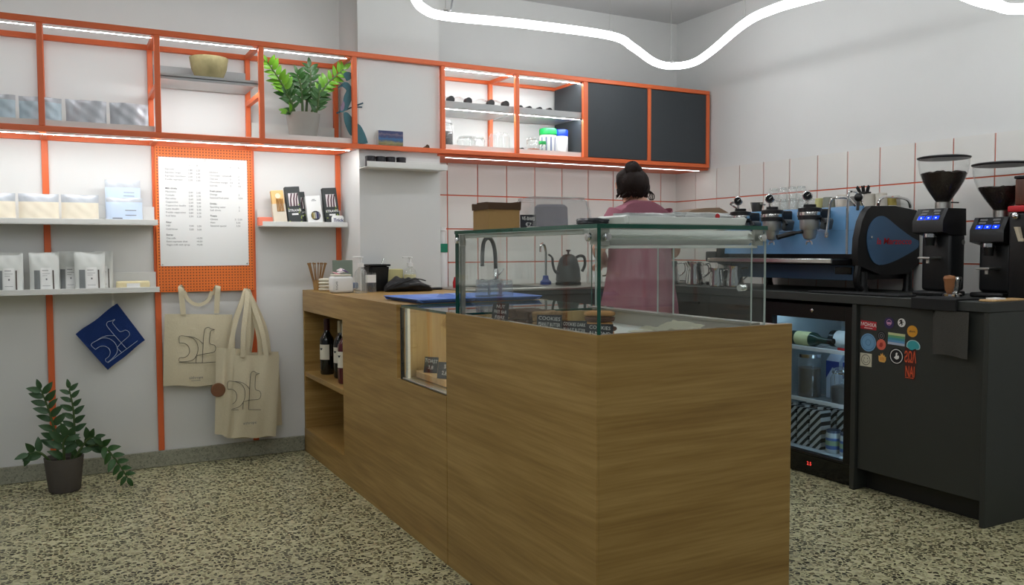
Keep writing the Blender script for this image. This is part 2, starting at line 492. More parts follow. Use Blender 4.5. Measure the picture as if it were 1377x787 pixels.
npts += [(-1.8, -.6, ZN), (-1.9, .6, ZN), (-2.2, 1.5, ZN), (-1.5, 2.2, ZN)]  # extra loop out of view, added to bring more light from the left
KN = 1.065                      # the tube hangs at about 2.19 m
npts = [(x*KN, y*KN, 1.11+(z-1.11)*KN) for x, y, z in npts]
ZN = 1.11+(ZN-1.11)*KN
t = thing('neon_tube_light', 'long wavy white neon tube hanging from the ceiling', 'light', (2.32*KN, 3.33*KN, ZN))
MB().tube(spline(npts, 6), .020, 10).build('glowing_tube', MATS['neon'], t, True)
for x, y in [(a*KN, b*KN) for a, b in [(2.32, 3.33), (1.5, 3.385), (2.73, 2.87), (1.2, 3.01), (3.0, 3.72), (-.3, 1.95), (.6, .1)]]:
    MB().cyl((x, y, ZN+.016), (x, y, ZC), .0012, 6).build('suspension_cord', MATS['steel'], t, True)
    MB().box(x-.012, x+.012, y-.012, y+.012, ZN+.012, ZN+.03, .003).build('clip', MATS['chrome'], t, True)
MB().tube([(1.525*KN+a, 3.385*KN, z) for a, z in ((0, ZN+.03), (.01, ZN+.09), (-.005, ZN+.13), (.005, ZN+.2), (0, ZC))], .004, 6).build('power_cord', MATS['print_grey'], t, True)

# ------------------------------------------------------------------ orange shelf frame along the back wall
T = .025
YF = 4.285                      # front face of the frame
ZT, ZB = 2.143, 1.643           # top of the top rail, underside of the bottom rail
POSTS = [-.525, -.048, .430, .906, 1.381, 1.881, 2.346, 3.290, 3.767]
fr = thing('shelf_frame', 'orange square-tube shelf frame running along the wall with lit open bays', 'shelving', (1.6, 4.46, ZB))
O = MATS['orange']
def seg(name, *a): return MB().box(*a, .002).build(name, O, fr, True)
seg('front_rail', -.54, 3.779, YF, YF+T, ZT-T, ZT)
seg('front_rail', -.54, 3.779, YF, YF+T, ZB, ZB+T)
for x in POSTS: seg('post', x-T/2, x+T/2, YF+.001, YF+T-.001, ZB+T, ZT-T)
seg('post', 2.797, 2.830, YF+.001, YF+T-.001, ZB+T, ZT-T)
for a, b in ((-.54, 1.393), (1.878, 2.830)):
    seg('back_rail', a, b, YW-T-.002, YW-.002, ZT-T, ZT)
    seg('back_rail', a, b, YW-T-.002, YW-.002, ZB, ZB+T)
for x in [-.525, -.048, .430, .906, 1.381, 1.893, 2.346, 2.815]:
    seg('depth_bar', x-T/2, x+T/2, YF+T, YW-T-.002, ZT-T, ZT)
    seg('depth_bar', x-T/2, x+T/2, YF+T, YW-T-.002, ZB, ZB+T)
    if x < 2.8: seg('back_post', x-T/2, x+T/2, YW-T-.002, YW-.002, ZB+T, ZT-T)
seg('depth_bar', .430-T/2, .430+T/2, YF+T, YW-T-.002, 1.872, 1.897)
seg('depth_bar', .906-T/2, .906+T/2, YF+T, YW-T-.002, 1.872, 1.897)
# uprights on the wall below the bays
for x in (-.525, -.045, .442, .918, 1.391):
    seg('wall_upright', x-.0145, x+.0145, YW-.012, YW-.001, .085, ZB)
# bay trays with a front lip and a taller back lip
def tray(name, x0, x1, z, m, yf=YF+T+.001, lipf=.028, lipb=.12, yb=YW-T-.004):
    mb = MB().box(x0, x1, yf, yb, z, z+.004)
    mb.box(x0, x1, yf, yf+.003, z+.004, z+lipf)
    mb.box(x0, x1, yb-.003, yb, z+.004, z+lipb)
    return mb.build(name, m, fr, True)
WM, GM = MATS['white_metal'], MATS['grey_metal']
for a, b in ((-.512, -.062), (-.034, .416), (.920, 1.367)): tray('shelf_tray', a, b, ZB+T+.001, WM)
MB().box(.444, .893, YF+T+.001, YW-T-.004, ZB+T+.001, ZB+T+.005).build('shelf_tray', WM, fr, True)
for a, b in ((1.907, 2.332), (2.360, 2.796)): tray('shelf_tray', a, b, ZB+T+.001, WM, lipb=.03)
mb = MB().box(.444, .893, YF+T+.001, YW-T-.004, 1.935, 1.939).box(.444, .893, YF+T+.001, YF+T+.004, 1.922, 1.951).box(.444, .893, YW-T-.007, YW-T-.004, 1.939, 2.045)
mb.build('middle_shelf', GM, fr, True)
for a, b in ((1.895, 2.333), (2.359, 2.797)): tray('middle_shelf', a, b, 1.900, GM, lipf=.036, lipb=.04)
# top boards over the bays and cabinet carcass
for a, b in ((1.907, 2.80),):
    MB().box(a, b, YF+T, YW-T-.003, ZT-.006, ZT-.001).build('top_board', WM, fr, True)
MB().box(1.86, 3.795, YF+T, YW-.013, ZB-.012, ZB).build('bottom_board', O, fr, True)
MB().box(2.797, 2.815, YF+T+.001, YW-T-.003, ZB+T, ZT-T).build('side_panel', MATS['charcoal'], fr, True)
MB().box(2.83, 3.785, YF+T+.02, YW-.02, ZB+.002, ZT-.002).build('cabinet_carcass', MATS['bar_dark'], fr, True)
for a, b in ((2.832, 3.276), (3.304, 3.752)):
    d = MB().box(a, b, YF+.006, YF+.024, ZB+T+.003, ZT-T-.003, .0015).build('cabinet_door', MATS['charcoal'], fr, True)
    tag(d, 'dark charcoal flat cabinet door')
# LED strips
def led(x0, x1, y, z, m='led'):
    mb = MB().box(x0, x1, y-.005, y+.005, z-.003, z+.003)
    for f in mb.bm.faces: f.material_index = 0 if (f.calc_center_median()-Vector(((x0+x1)/2, y, z))).normalized().dot(Vector((0, .7, -.7))) > .3 else 1
    o = mb.build('led_strip', [MATS[m], MATS['white_metal']], fr, True); return o
for a, b in ((-.50, -.07), (-.03, .41), (.45, .89), (.93, 1.35)): led(a, b, YF+T+.012, ZT-T-.006)
for a, b in ((1.905, 2.33), (2.365, 2.795)): led(a, b, YF+T+.012, ZT-T-.006, 'led_bright')
led(-.5, 1.36, YF+T+.012, ZB-.006, 'led_bright')
led(.46, .885, YF+T+.014, 1.9315, 'led_bright')
for a, b in ((1.905, 2.33), (2.365, 2.79)): led(a, b, YF+T+.01, 1.896, 'led_bright')
led(1.91, 3.73, YF+T+.02, ZB-.015, 'led_soft')

# ------------------------------------------------------------------ pouches
def pouch_fn(w_, h_, d_, seal=.03, wob=0., sd=1):
    rr = random.Random(sd); ph = rr.random()*6
    def f(u, t, side, off=0.):
        # u 0..1 across, t 0..1 up ; side -1 front, +1 back
        x = (u-.5)*w_*(1-.02*math.sin(PI*t))
        prof = max(0., 1-t*1.02)**.55 if t < 1 else 0
        bulge = max(0, 1-abs(2*u-1)**2.6)**.6
        y = side*(.0015 + d_*.5*prof*bulge) + wob*math.sin(u*7+ph)*t*t + wob*.55*math.sin(u*15+ph*2+6*t)*math.sin(t*9+ph)*bulge + side*off
        return Vector((x, y, h_*t))
    return f
def pouch(name, label, w_, h_, d_, loc, m_body, m_top=None, lab=None, group=None, rz=0., tilt=0., seed=1, wob=.003, topfrac=.8, cat='coffee bag'):
    f = pouch_fn(w_, h_, d_, wob=wob, sd=seed)
    th = thing(name, label, cat, loc, rz, group)
    mb = MB()
    nv = 19
    def ring(u, t):  # closed around
        return f(u*2, t, -1) if u <= .5 else f(2-2*u, t, 1)
    mb.grid(lambda u, t: ring(u, t), 40, nv, True)
    bm = mb.bm; bm.verts.ensure_lookup_table()
    bm.faces.new([bm.verts[i] for i in range(40)][::-1]); bm.faces.new([bm.verts[(nv-1)*40+i] for i in range(40)])
    for fc in bm.faces:
        if fc.calc_center_median().z > h_*topfrac: fc.material_index = 1
    if tilt:
        for v in bm.verts: v.co = Matrix.Rotation(tilt, 3, 'X') @ v.co
    mb.build('pouch', [m_body, m_top or m_body], th, angle=60)
    if lab:
        u0, u1, t0, t1, mm, lines = lab
        ml = MB().grid(lambda u, t: f(u0+(u1-u0)*u, t0+(t1-t0)*t, -1, .0012), 6, 6)
        if tilt:
            for v in ml.bm.verts: v.co = Matrix.Rotation(tilt, 3, 'X') @ v.co
        lo = ml.build('paper_label', mm, th, normals=False)
        if cat == 'coffee pouch':
            for (a, b, mw) in ((.14, .33, 'window_grey'), (.75, .80, 'window_brown')):
                MB().grid(lambda u, t: f(a+(b-a)*u, .08+.48*t, -1, .0010), 5, 6).build('coffee_window', MATS[mw], th, normals=False)
        if lines:
            mk = MB()
            for (a, b, c, d) in lines:
                mk.grid(lambda u, t: f(u0+(u1-u0)*(a+(b-a)*u), t0+(t1-t0)*(c+(d-c)*t), -1, .0018), 4, 2)
            if tilt:
                for v in mk.bm.verts: v.co = Matrix.Rotation(tilt, 3, 'X') @ v.co
            mk.build('label_print', MATS['print_grey'], lo, normals=False)
    return th
LN = [(.12, .7, .86, .885), (.12, .85, .72, .735), (.12, .6, .62, .635), (.44, .58, .42, .5), (.12, .85, .14, .155)]
ZS = ZB+T+.006
gtop = 'foil coffee bags in the top orange bays'
for k, (x0, x1) in enumerate(((-.33, -.15), (-.139, .032), (.046, .217), (.229, .397))):
    blue = k < 2
    pouch('coffee_bag', ['pale blue foil coffee bag crossing under the shelf post in the top bay' if k == 1 else 'pale blue foil coffee bag in the top bay beside the outermost bay post',
          '', 'silver grey foil coffee bag next to a blue bag in the top bay', 'silver grey foil coffee bag in the top bay beside the bowl bay'][k if k != 1 else 0],
          x1-x0, .135, .055, ((x0+x1)/2, 4.40, ZS), MATS['silver_blue' if blue else 'silver_bag'], MATS['silver_bag'], None, gtop, seed=k, topfrac=.86, wob=.010)
# picture ledges
def ledge(name, label, x0, x1, z, yf, yb, back=.07, lip=.026, group='white metal picture ledges'):
    th = thing(name, label, 'shelf', ((x0+x1)/2, yb, z-lip), group=group)
    MB().box(x0, x1, yf, yb, z-lip, z-lip+.004).box(x0, x1, yf, yf+.003, z-lip+.004, z, .001).build('ledge_tray', WM, th, True)
    MB().box(x0, x1, yb-.003, yb, z-lip+.004, z+back, .001).build('back_plate', WM, th, True)
    return th
ledge('wall_ledge', 'white metal ledge on the wall holding cream foil bags', -.7, .434, 1.265, 4.470, YW-.013)
ledge('wall_ledge', 'white metal ledge on the wall holding white labelled pouches', -.7, .434, .936, 4.466, YW-.013)
ledge('wall_ledge', 'short white metal ledge on the wall holding boxes of straws', .944, 1.40, 1.265, 4.502, YW-.013)
ledge('wall_ledge', 'grey white metal ledge on the pillar holding four dark tins', 1.413, 1.866, 1.572, 4.20, 4.324, .022, .03)
tag(MB().box(.935, 1.03, 4.575, 4.60, 1.243, 1.290, .004).build('card_box', mat('coral', (232, 130, 104), .6), None), 'small coral red box at the end of the straw ledge', 'box')

g1 = 'cream foil bags on the upper ledge'
for k, (x0, x1) in enumerate(((-.335, -.168), (-.158, .009), (.017, .178))):
    pouch('coffee_bag', ['cream foil bag with silver top on the upper ledge, beside the wall end', 'cream foil bag with silver top standing in front of the orange upright', 'cream foil bag with silver top next to the tall pale blue bag'][k],
          x1-x0, .135, .05, ((x0+x1)/2, 4.54, 1.246), MATS['bag_cream'], MATS['silver_bag'], None, g1, seed=10+k, topfrac=.72)
pouch('coffee_bag', 'tall pale blue foil bag at the back of the upper ledge', .16, .215, .04, (.288, 4.585, 1.246), MATS['bag_blue'], MATS['silver_bag'], (.12, .9, .55, .82, MATS['bag_blue'], [(.5, .9, .6, .64), (.5, .9, .3, .34)]), g1, seed=21, topfrac=.86)
pouch('coffee_bag', 'short pale blue foil bag in front of the tall one', .162, .125, .045, (.29, 4.53, 1.246), MATS['bag_blue'], MATS['silver_bag'], (.12, .9, .12, .75, MATS['bag_blue'], [(.5, .9, .6, .64), (.5, .9, .3, .34), (.05, .4, .1, .16)]), g1, seed=22, topfrac=.86)
g2 = 'white labelled pouches on the lower ledge'
for k, (x0, x1, y, h_, lb) in enumerate(((-.27, -.144, 4.53, .19, 'white coffee pouch with label standing apart beyond the orange upright'), (-.122, .003, 4.525, .19, 'white coffee pouch with label under the orange upright'), (-.01, .10, 4.585, .195, 'grey white pouch with label half hidden behind two others'), (.064, .198, 4.525, .19, 'white coffee pouch with straight top and label'), (.14, .236, 4.585, .195, 'grey white pouch at the back near the yellow soap bar'))):
    pouch('coffee_pouch', lb, x1-x0, h_, .055, ((x0+x1)/2, y, .917), MATS['bag_white'], MATS['bag_white'], (.36, .72, .1, .62, MATS['paper'], LN), g2, cat='coffee pouch', rz=R((-4, 5, 0, 2, 0)[k]), seed=30+k)
th = thing('soap_bar', 'pale yellow wrapped bar lying at the end of the lower ledge', 'bar', (.32, 4.55, .914))
MB().box(-.075, .075, -.035, .035, 0, .05, .008).build('wrapper', mat('pale_yellow', (226, 212, 168), .5), th)
MB().box(-.03, .03, -.0358, -.034, .012, .04).build('paper_label', MATS['paper'], th)

# straw boxes
def straw_box(label, x, w_, h_, kind, z=1.246, lean=R(-9), roll=R(-4), y=4.545):
    th = thing('straw_box', label, 'box', (x, y, z), 0, 'boxes of straws on the short ledge')
    m = Matrix.Rotation(lean, 4, 'X') @ Matrix.Rotation(roll, 4, 'Y')
    def put(name, mb, mm, par=th):
        for v in mb.bm.verts: v.co = m @ v.co
        return mb.build(name, mm, par)
    d = .03
    if kind == 'dark':
        put('carton', MB().box(-w_/2, w_/2, 0, d, 0, h_, .001), mat('carton_dark', (54, 58, 58), .6))
        wn = put('window', MB().box(-w_*.33, w_*.33, -.0008, .001, h_*.5, h_*.83), mat('window_pale', (214, 206, 206), .4))
        mk = MB()
        for k, sx in enumerate((-.2, .02, .2)):
            mk.tube([(w_*(sx-.02), -.002, h_*.5), (w_*sx, -.002, h_*.68), (w_*(sx+.1), -.002, h_*.82)], .0035, 6)
        put('straw', mk, mat('straw_plum', (74, 34, 50), .4), wn)
        put('lettering', MB().text('STRAWS', h_*.085, Matrix.Translation((0, -.0008, h_*.36)) @ Matrix.Rotation(PI/2, 4, 'X'), 'CENTER', bold=True).box(-w_*.22, w_*.22, -.0012, -.0004, h_*.27, h_*.315), MATS['white'])
        lf = MB(); r_ = random.Random(int(x*1000))
        for k in range(14):
            lx = w_*(.28+.17*r_.random())*(1 if k % 3 else -1); lz = h_*(.03+.5*r_.random()) if k > 3 else h_*.04
            lf.box(lx-.004, lx+.004, -.001, .0, lz, lz+.005, rot=(0, r_.random()*3, 0))
        put('leaf_print', lf, mat('leaf_print', (142, 164, 66), .7))
    elif kind == 'kraft':
        put('carton', MB().box(-w_/2, w_/2, 0, d, 0, h_*.62, .001), mat('carton_beige', (214, 204, 186), .7))
        put('bamboo_top', MB().box(-w_*.46, w_*.46, .002, d-.002, h_*.62, h_, .001), mat('bamboo', (226, 186, 122), .6))
        mk = MB()
        for k in range(5): mk.cyl((w_*(-.12+k*.11), -.002, h_*.4), (w_*(-.12+k*.11), -.002, h_*.76), .0028, 6)
        put('straw', mk, mat('straw_wood', (170, 122, 62), .6))
        put('seal', MB().lathe([(.014, 0), (.014, .001)], 16, mtx=Matrix.Translation((0, -.001, h_*.84)) @ Matrix.Rotation(PI/2, 4, 'X')), mat('seal_cream', (240, 226, 190), .6))
    else:
        put('carton', MB().box(-w_/2, w_/2, 0, d, 0, h_, .001), MATS['white'])
        wn = put('window', MB().lathe([(.026, 0), (.026, .001)], 20, mtx=Matrix.Translation((w_*.06, .0, h_*.34)) @ Matrix.Rotation(PI/2, 4, 'X')), mat('window_dark', (60, 60, 66), .4))
        cols = [(150, 130, 60), (206, 196, 150), (190, 190, 196), (60, 62, 110), (120, 120, 126)]
        for k in range(5):
            put('straw', MB().cyl((w_*.06-.018+k*.009, -.002, h_*.34-.017), (w_*.06-.018+k*.009, -.002, h_*.34+.017), .0035, 6), mat('straw_%s' % 'abcde'[k], cols[k], .4), wn)
        put('lettering', MB().box(-w_*.12, w_*.2, -.0008, 0, h_*.83, h_*.85).box(-w_*.06, w_*.12, -.0008, 0, h_*.87, h_*.89), MATS['print_grey'])
    return th
straw_box('beige and bamboo box of wooden straws with a round seal', 1.050, .070, .19, 'kraft')
straw_box('dark box of straws with plum straws in its window next to the bamboo box', 1.132, .078, .213, 'dark')
straw_box('dark leaf-patterned box of straws tucked behind the plum one', 1.172, .072, .188, 'dark', y=4.592)
straw_box('white box of straws with a small round window', 1.238, .082, .165, 'white')
straw_box('dark box of straws with pale window next to the pillar', 1.336, .078, .213, 'dark')
th = thing('small_tin', 'small white rounded tin with blue lettering at the end of the straw ledge', 'tin', (1.350, 4.522, 1.246))
MB().lathe([(.032, 0), (.034, .01), (.034, .045), (.028, .055), (0, .057)], 20, sy=.45).build('tin_body', MATS['white'], th)
MB().text('Trick', .026, Matrix.Translation((0, -.0165, .022)) @ Matrix.Rotation(PI/2, 4, 'X'), 'CENTER', bold=True).build('lettering', mat('ink_blue', (40, 52, 120), .6), th)
# tins on pillar ledge
tin = None
for k in range(4):
    x = 1.452+.056*k+(.004 if k == 3 else 0)
    if tin is None:
        tin = thing('dark_tin', '', 'tin', (x, 4.265, 1.547))
        MB().lathe([(.024, 0), (.026, .003), (.026, .045)], 20).build('tin_body', mat('tin_dark', (44, 40, 44), .35), tin)
        MB().lathe([(.027, .045), (.027, .056), (.025, .058)], 20).build('lid', mat('tin_lid', (34, 32, 36), .3), tin)
        o = tin
    else: o = dup(tin, loc=(x, 4.265, 1.547))
    tag(o, ['small dark round tin at the ledge end by the straw shelf', 'small dark round tin second from the ledge end by the straw shelf', 'small dark round tin third from the ledge end by the straw shelf', 'small dark round tin standing slightly apart from the other three'][k], 'tin', 'dark tins on the pillar ledge')

# bowl on the bright shelf
th = MB().lathe([(.035, 0), (.045, .004), (.068, .035), (.084, .075), (.092, .128), (.087, .128), (.078, .075), (.06, .03), (0, .012)], 32).build('woven_bowl', mat('bowl_straw', (150, 140, 100), .8, noise=.12, nscale=60, bump=.5), None, loc=(.685, 4.45, 1.9395))
tag(th, 'round olive beige bowl on the brightly lit grey shelf', 'bowl')

# ------------------------------------------------------------------ plants
leafme = MB()
def leaf_fn(u, t):
    wv = math.sin(PI*min(1, t**.8))**.8*.5*(1-.15*t)
    return Vector(((u-.5)*2*wv*.47, t, .06*math.sin(PI*t)+abs(u-.5)*.16*wv))
leafme.grid(leaf_fn, 5, 8)
_bm = leafme.bm
bmesh.ops.remove_doubles(_bm, verts=_bm.verts, dist=1e-5)
_g = bmesh.ops.solidify(_bm, geom=_bm.faces, thickness=.012)
LEAF = leafme.mesh('leaf')
LEAFS = {}
def leafmesh(mn):
    if mn not in LEAFS:
        me = LEAF.copy(); me.materials.clear(); me.materials.append(MATS[mn]); LEAFS[mn] = me
    return LEAFS[mn]
def zz_plant(name, label, loc, pot_prof, potm, soil_z, soil_r, stems, seed):
    r_ = random.Random(seed)
    th = thing(name, label, 'potted plant', loc)
    MB().lathe(pot_prof, 32).build('pot', potm, th)
    MB().lathe([(soil_r, soil_z-.01), (soil_r*.98, soil_z), (0, soil_z+.006)], 24).build('soil', MATS['soil'], th)
    for (pts, n, size, t0, mlist) in stems:
        P = spline(pts, 6)
        st = MB().tube(P, [.0075*(1-.6*i/(len(P)-1)) for i in range(len(P))], 6).build('stem', MATS['stem'], th)
        for k in range(n):
            t_ = t0+(1-t0)*k/(n-1)
            idx = min(len(P)-2, int(t_*(len(P)-1)))
            p = P[idx].lerp(P[idx+1], t_*(len(P)-1)-idx); d = (P[idx+1]-P[idx]).normalized()
            side = 1 if k % 2 else -1
            ax = Vector((1, -.25*r_.random(), .0)).normalized() if abs(d.x) < .9 else Vector((0, -.4, 1)).normalized()
            lat = (ax - d*ax.dot(d)).normalized()*side
            dirv = (lat*.85 + d*.55 + Vector((0, -.35+.5*r_.random(), .1*r_.random()))).normalized() if k < n-1 else d
            nrm = (Vector((0, -1, .45)) + Vector((r_.uniform(-.3, .3), 0, r_.uniform(-.3, .3))))
            nrm = (nrm - dirv*nrm.dot(dirv)).normalized()
            xx = dirv.cross(nrm)
            sz = size*(.75+.45*math.sin(PI*min(1, .25+.65*t_)))*r_.uniform(.85, 1.1)
            mtx = Matrix((xx*sz, dirv*sz, nrm*sz)).transposed().to_4x4(); mtx.translation = p
            mn = mlist[0] if t_ < .45 else mlist[1]
            o = link('leaf', leafmesh(mn), MATS[mn], st)
            o.matrix_local = mtx
    return th
D, Bq = 'leaf', 'leaf_led_lit'
pp = [(.064, 0), (.066, .003), (.088, .150), (.089, .152), (.083, .152), (.080, .135), (0, .130)]
zz_plant('potted_plant', 'leafy green plant in a pale grey pot inside the top orange bay', (1.148, 4.44, ZS), pp, MATS['pot_grey'], .135, .078, [
    ([(-.03, 0, .12), (-.07, -.01, .22), (-.12, -.02, .31), (-.185, -.03, .395)], 18, .062, .3, (D, Bq)),
    ([(.03, 0, .12), (.07, 0, .22), (.13, -.01, .32), (.215, -.02, .40)], 20, .06, .25, (D, Bq)),
    ([(.0, .01, .12), (0, .01, .22), (-.01, 0, .30), (-.03, -.01, .355)], 13, .056, .3, (D, D)),
    ([(.02, .02, .12), (.03, .02, .24), (.05, .02, .33), (.045, .02, .405)], 14, .056, .3, (D, D)),
    ([(.03, -.02, .12), (.06, -.04, .16), (.07, -.05, .22), (.075, -.05, .27)], 8, .048, .3, (D, D)),
    ([(-.03, -.02, .12), (-.06, -.04, .16), (-.07, -.05, .20), (-.1, -.06, .24)], 7, .046, .3, (D, D)),
    ([(-.04, -.02, .12), (-.06, -.04, .145), (-.08, -.05, .15), (-.1, -.06, .145)], 4, .05, .4, (D, Bq))], 3)
pf = [(.064, 0), (.067, .004), (.083, .155), (.084, .158), (.078, .158), (.075, .14), (0, .135)]
K = 'leaf_dark'
zz_plant('potted_plant', 'dark leafy plant in a brown grey pot on the floor by the wall', (-.003, 4.40, 0), pf, MATS['pot_dark'], .14, .074, [
    ([(-.02, 0, .12), (-.03, 0, .25), (-.055, 0, .38), (-.085, 0, .48)], 16, .066, .22, (K, K)),
    ([(.03, 0, .12), (.045, 0, .25), (.045, 0, .37), (.03, 0, .475)], 13, .052, .34, (K, K)),
    ([(.04, 0, .12), (.09, -.02, .19), (.16, -.04, .20), (.22, -.06, .12), (.262, -.07, .04)], 18, .058, .28, (K, 'leaf')),
    ([(-.04, -.01, .12), (-.08, -.03, .18), (-.11, -.03, .20), (-.14, -.04, .195)], 6, .07, .4, (K, K)),
    ([(0, -.03, .12), (.0, -.05, .19), (.0, -.06, .24), (.02, -.07, .27)], 8, .075, .2, (K, K)),
    ([(.03, -.02, .12), (.06, -.04, .18), (.1, -.06, .24), (.13, -.07, .25)], 8, .06, .25, (K, K))], 5)

# ------------------------------------------------------------------ bird cut-out and postcard on the frame
th = thing('bird_figure', 'flat teal painted bird cut-out perched on the orange frame post', 'figurine', (1.374, 4.3185, 1.670))
def ply(pts, m, name, d=.006, y=0.0, par=None):
    P = [Vector((x, z, 0)) for x, z in pts]
    P = spline([*P, P[0]], 4)[:-1]
    return MB().prism([(p.x, p.y) for p in P], d, Matrix.Translation((0, y, 0)) @ Matrix.Rotation(PI/2, 4, 'X')).build(name, m, par or th)
T1, T2 = MATS['teal'], MATS['teal_dark']
ply([(-0.0325, 0.3333), (-0.043, 0.3533), (-0.0353, 0.3665), (-0.0135, 0.3707), (0.0028, 0.3597), (-0.003, 0.3382), (-0.025, 0.3236)], T1, 'crest')
ply([(-0.0392, 0.3171), (-0.0197, 0.3136), (-0.0004, 0.2891), (0.0034, 0.2474), (-0.0102, 0.2095), (-0.027, 0.1767), (-0.0544, 0.1589), (-0.0652, 0.1634), (-0.0627, 0.1845), (-0.0482, 0.217), (-0.0401, 0.249), (-0.0289, 0.2761), (-0.0482, 0.2922), (-0.0556, 0.3051)], T1, 'body')
ply([(-0.0523, 0.3065), (-0.0764, 0.2825), (-0.0504, 0.2931)], T2, 'beak')
ply([(-0.0481, 0.2222), (-0.065, 0.1738), (-0.0488, 0.1698), (-0.0408, 0.2018)], MATS['mauve'], 'wing', d=.002, y=-.006)
ply([(-0.0457, 0.1596), (-0.0272, 0.1609), (-0.0057, 0.1414), (0.0104, 0.1162), (0.0433, 0.0973), (0.0671, 0.0563), (0.0801, 0.0199), (0.0777, 0.0069), (0.031, 0.0043), (0.0094, 0.0369), (-0.0124, 0.0462), (-0.0316, 0.0818), (-0.0441, 0.123)], T1, 'tail')
MB().tube([(-0.0815, .001, 0.1538), (-0.027, .001, 0.1767), (0.0115, .001, 0.1954), (0.0614, .001, 0.2172)], .004, 6).tube([(0.0225, .001, 0.1931), (0.0556, .001, 0.1956)], .0035, 6).build('perch', T2, th)

def make_card():
    m, nt, b, L = nodes('landscape_print')
    tc = nt.nodes.new('ShaderNodeTexCoord'); sp = nt.nodes.new('ShaderNodeSeparateXYZ'); L(tc.outputs['Generated'], sp.inputs[0])
    nz = nt.nodes.new('ShaderNodeTexNoise'); nz.inputs['Scale'].default_value = 5; L(tc.outputs['Generated'], nz.inputs['Vector'])
    a = nt.nodes.new('ShaderNodeMath'); a.operation = 'MULTIPLY_ADD'; a.inputs[1].default_value = .35; L(nz.outputs['Fac'], a.inputs[0]); L(sp.outputs['Z'], a.inputs[2])
    rp = ramp(nt, [(.15, (110, 100, 60)), (.35, (150, 140, 96)), (.5, (70, 96, 130)), (.62, (60, 110, 160)), (.78, (64, 70, 110)), (.95, (110, 100, 124)), (1, (60, 68, 110))]); L(a.outputs[0], rp.inputs[0]); L(rp.outputs[0], b.inputs['Base Color'])
    return m
th = thing('postcard_stack', 'small stack of landscape postcards standing on the orange rail by the pillar', 'postcard', (1.576, 4.292, 1.669))
MB().box(-.07, .07, -.004, .014, 0, .078).build('card_stack', MATS['paper'], th)
MB().box(-.069, .069, -.0052, -.004, .001, .077).build('front_print', make_card(), th)
tag(MB().prism([(-.018, 0), (.02, 0), (.018, .012), (.006, .018), (-.004, .008)], .006, Matrix.Rotation(PI/2, 4, 'X')).build('small_bird', MATS['kraft_dark'], None, loc=(1.78, 4.296, 1.669)), 'tiny dark bird ornament on the orange rail', 'ornament')

# ------------------------------------------------------------------ pegboard and menu
th = MB().box(.440, .920, YW-.024, YW-.0125, .900, 1.643, .001).build('pegboard', MATS['pegboard_orange'], None)
tag(th, 'orange perforated pegboard on the wall behind the menu sheet', 'pegboard')
mn = thing('menu_sheet', 'white printed menu sheet pinned on the orange pegboard', 'menu', (.675, YW-.026, 1.034))
MB().box(.457, .893, YW-.0265, YW-.0245, 1.034, 1.589).build('sheet', MATS['paper'], mn, True)
txt = MB(); tb = MB()
def line(x, z, s_, b=False, al='LEFT', sz=.0125):
    (tb if b else txt).text(s_, sz, wally(x, YW-.0268, z), al, bold=b)
zq = 1.525
line(.604, zq+.022, 'S', sz=.01); line(.640, zq+.022, 'D', sz=.01)
for k, (a, p, q_) in enumerate((('Espresso', '1,80', '2,20'), ('Espresso lungo', '2,00', '2,40'), ('Espresso macchiato', '2,00', '2,40'), ('Freddo espresso', '2,30', '2,60'))):
    line(.487, zq-k*.0175, a); line(.598, zq-k*.0172-.002, p); line(.636, zq-k*.0172-.003, q_)
line(.487, 1.427, 'Milk drinks', True)
for k, (a, p, q_) in enumerate((('Macchiato', '2,00', '2,40'), ('Cortado', '2,40', '2,70'), ('Flat white', '2,60', '3,00'), ('Cappuccino', '2,50', '3,00'), ('Cappuccino double', '2,80', '3,20'), ('Latte double', '2,90', '3,20'), ('Freddo cappuccino', '2,80', '3,20'), ('Iced latte', '2,90', '3,20'))):
    line(.487, 1.410-k*.0175, a); line(.598, 1.408-k*.0175, p); line(.636, 1.407-k*.0175, q_)
line(.487, 1.254, 'Filter', True)
for k, (a, p, q_) in enumerate((('V60', '3,00', '3,50'), ('Cold brew', '3,00', '3,50'))):
    line(.487, 1.237-k*.0175, a); line(.598, 1.236-k*.0175, p); line(.636, 1.235-k*.0175, q_)
line(.487, 1.190, 'Extras', True)
for k, (a, q_) in enumerate((('Oat milk', '+0,50'), ('Extra espresso shot', '+0,50'), ('Vegan milk with syrup', '+0,40'))):
    line(.487, 1.173-k*.0168, a); line(.632, 1.173-k*.0168, q_)
line(.806, zq+.020, 'S', sz=.01); line(.846, zq+.019, 'D', sz=.01)
line(.702, 1.516, 'Infusions')
for k, (a, p, q_) in enumerate((('Chocolate / cinnamon', '3', '3'), ('Chai tea', '3', '3'), ('Chocolate orange', '3,5', '4'), ('Iced tea', '3', '3,5'))):
    line(.702, 1.499-k*.0172, a); line(.804, 1.499-k*.0172, p); line(.846, 1.498-k*.0172, q_)
line(.702, 1.418, 'Fresh juices', True); line(.702, 1.401, 'Orange'); line(.702, 1.384, 'Seasonal fruit juice'); line(.846, 1.401, '3'); line(.846, 1.384, '3,50')
line(.702, 1.353, 'Drinks', True); line(.702, 1.336, 'Sparkling water'); line(.702, 1.319, 'Soft drinks'); line(.846, 1.336, '2'); line(.846, 1.319, '2')
line(.702, 1.290, 'Toasts', True); line(.702, 1.272, 'Cheese'); line(.702, 1.255, 'Ham'); line(.702, 1.238, 'Seasonal special'); line(.825, 1.272, '3 / 3,50'); line(.832, 1.255, '3,50'); line(.832, 1.238, '3,50')
txt.build('lettering', MATS['print_grey'], mn, True, normals=False); tb.build('heading_lettering', MATS['print_dark'], mn, True, normals=False)
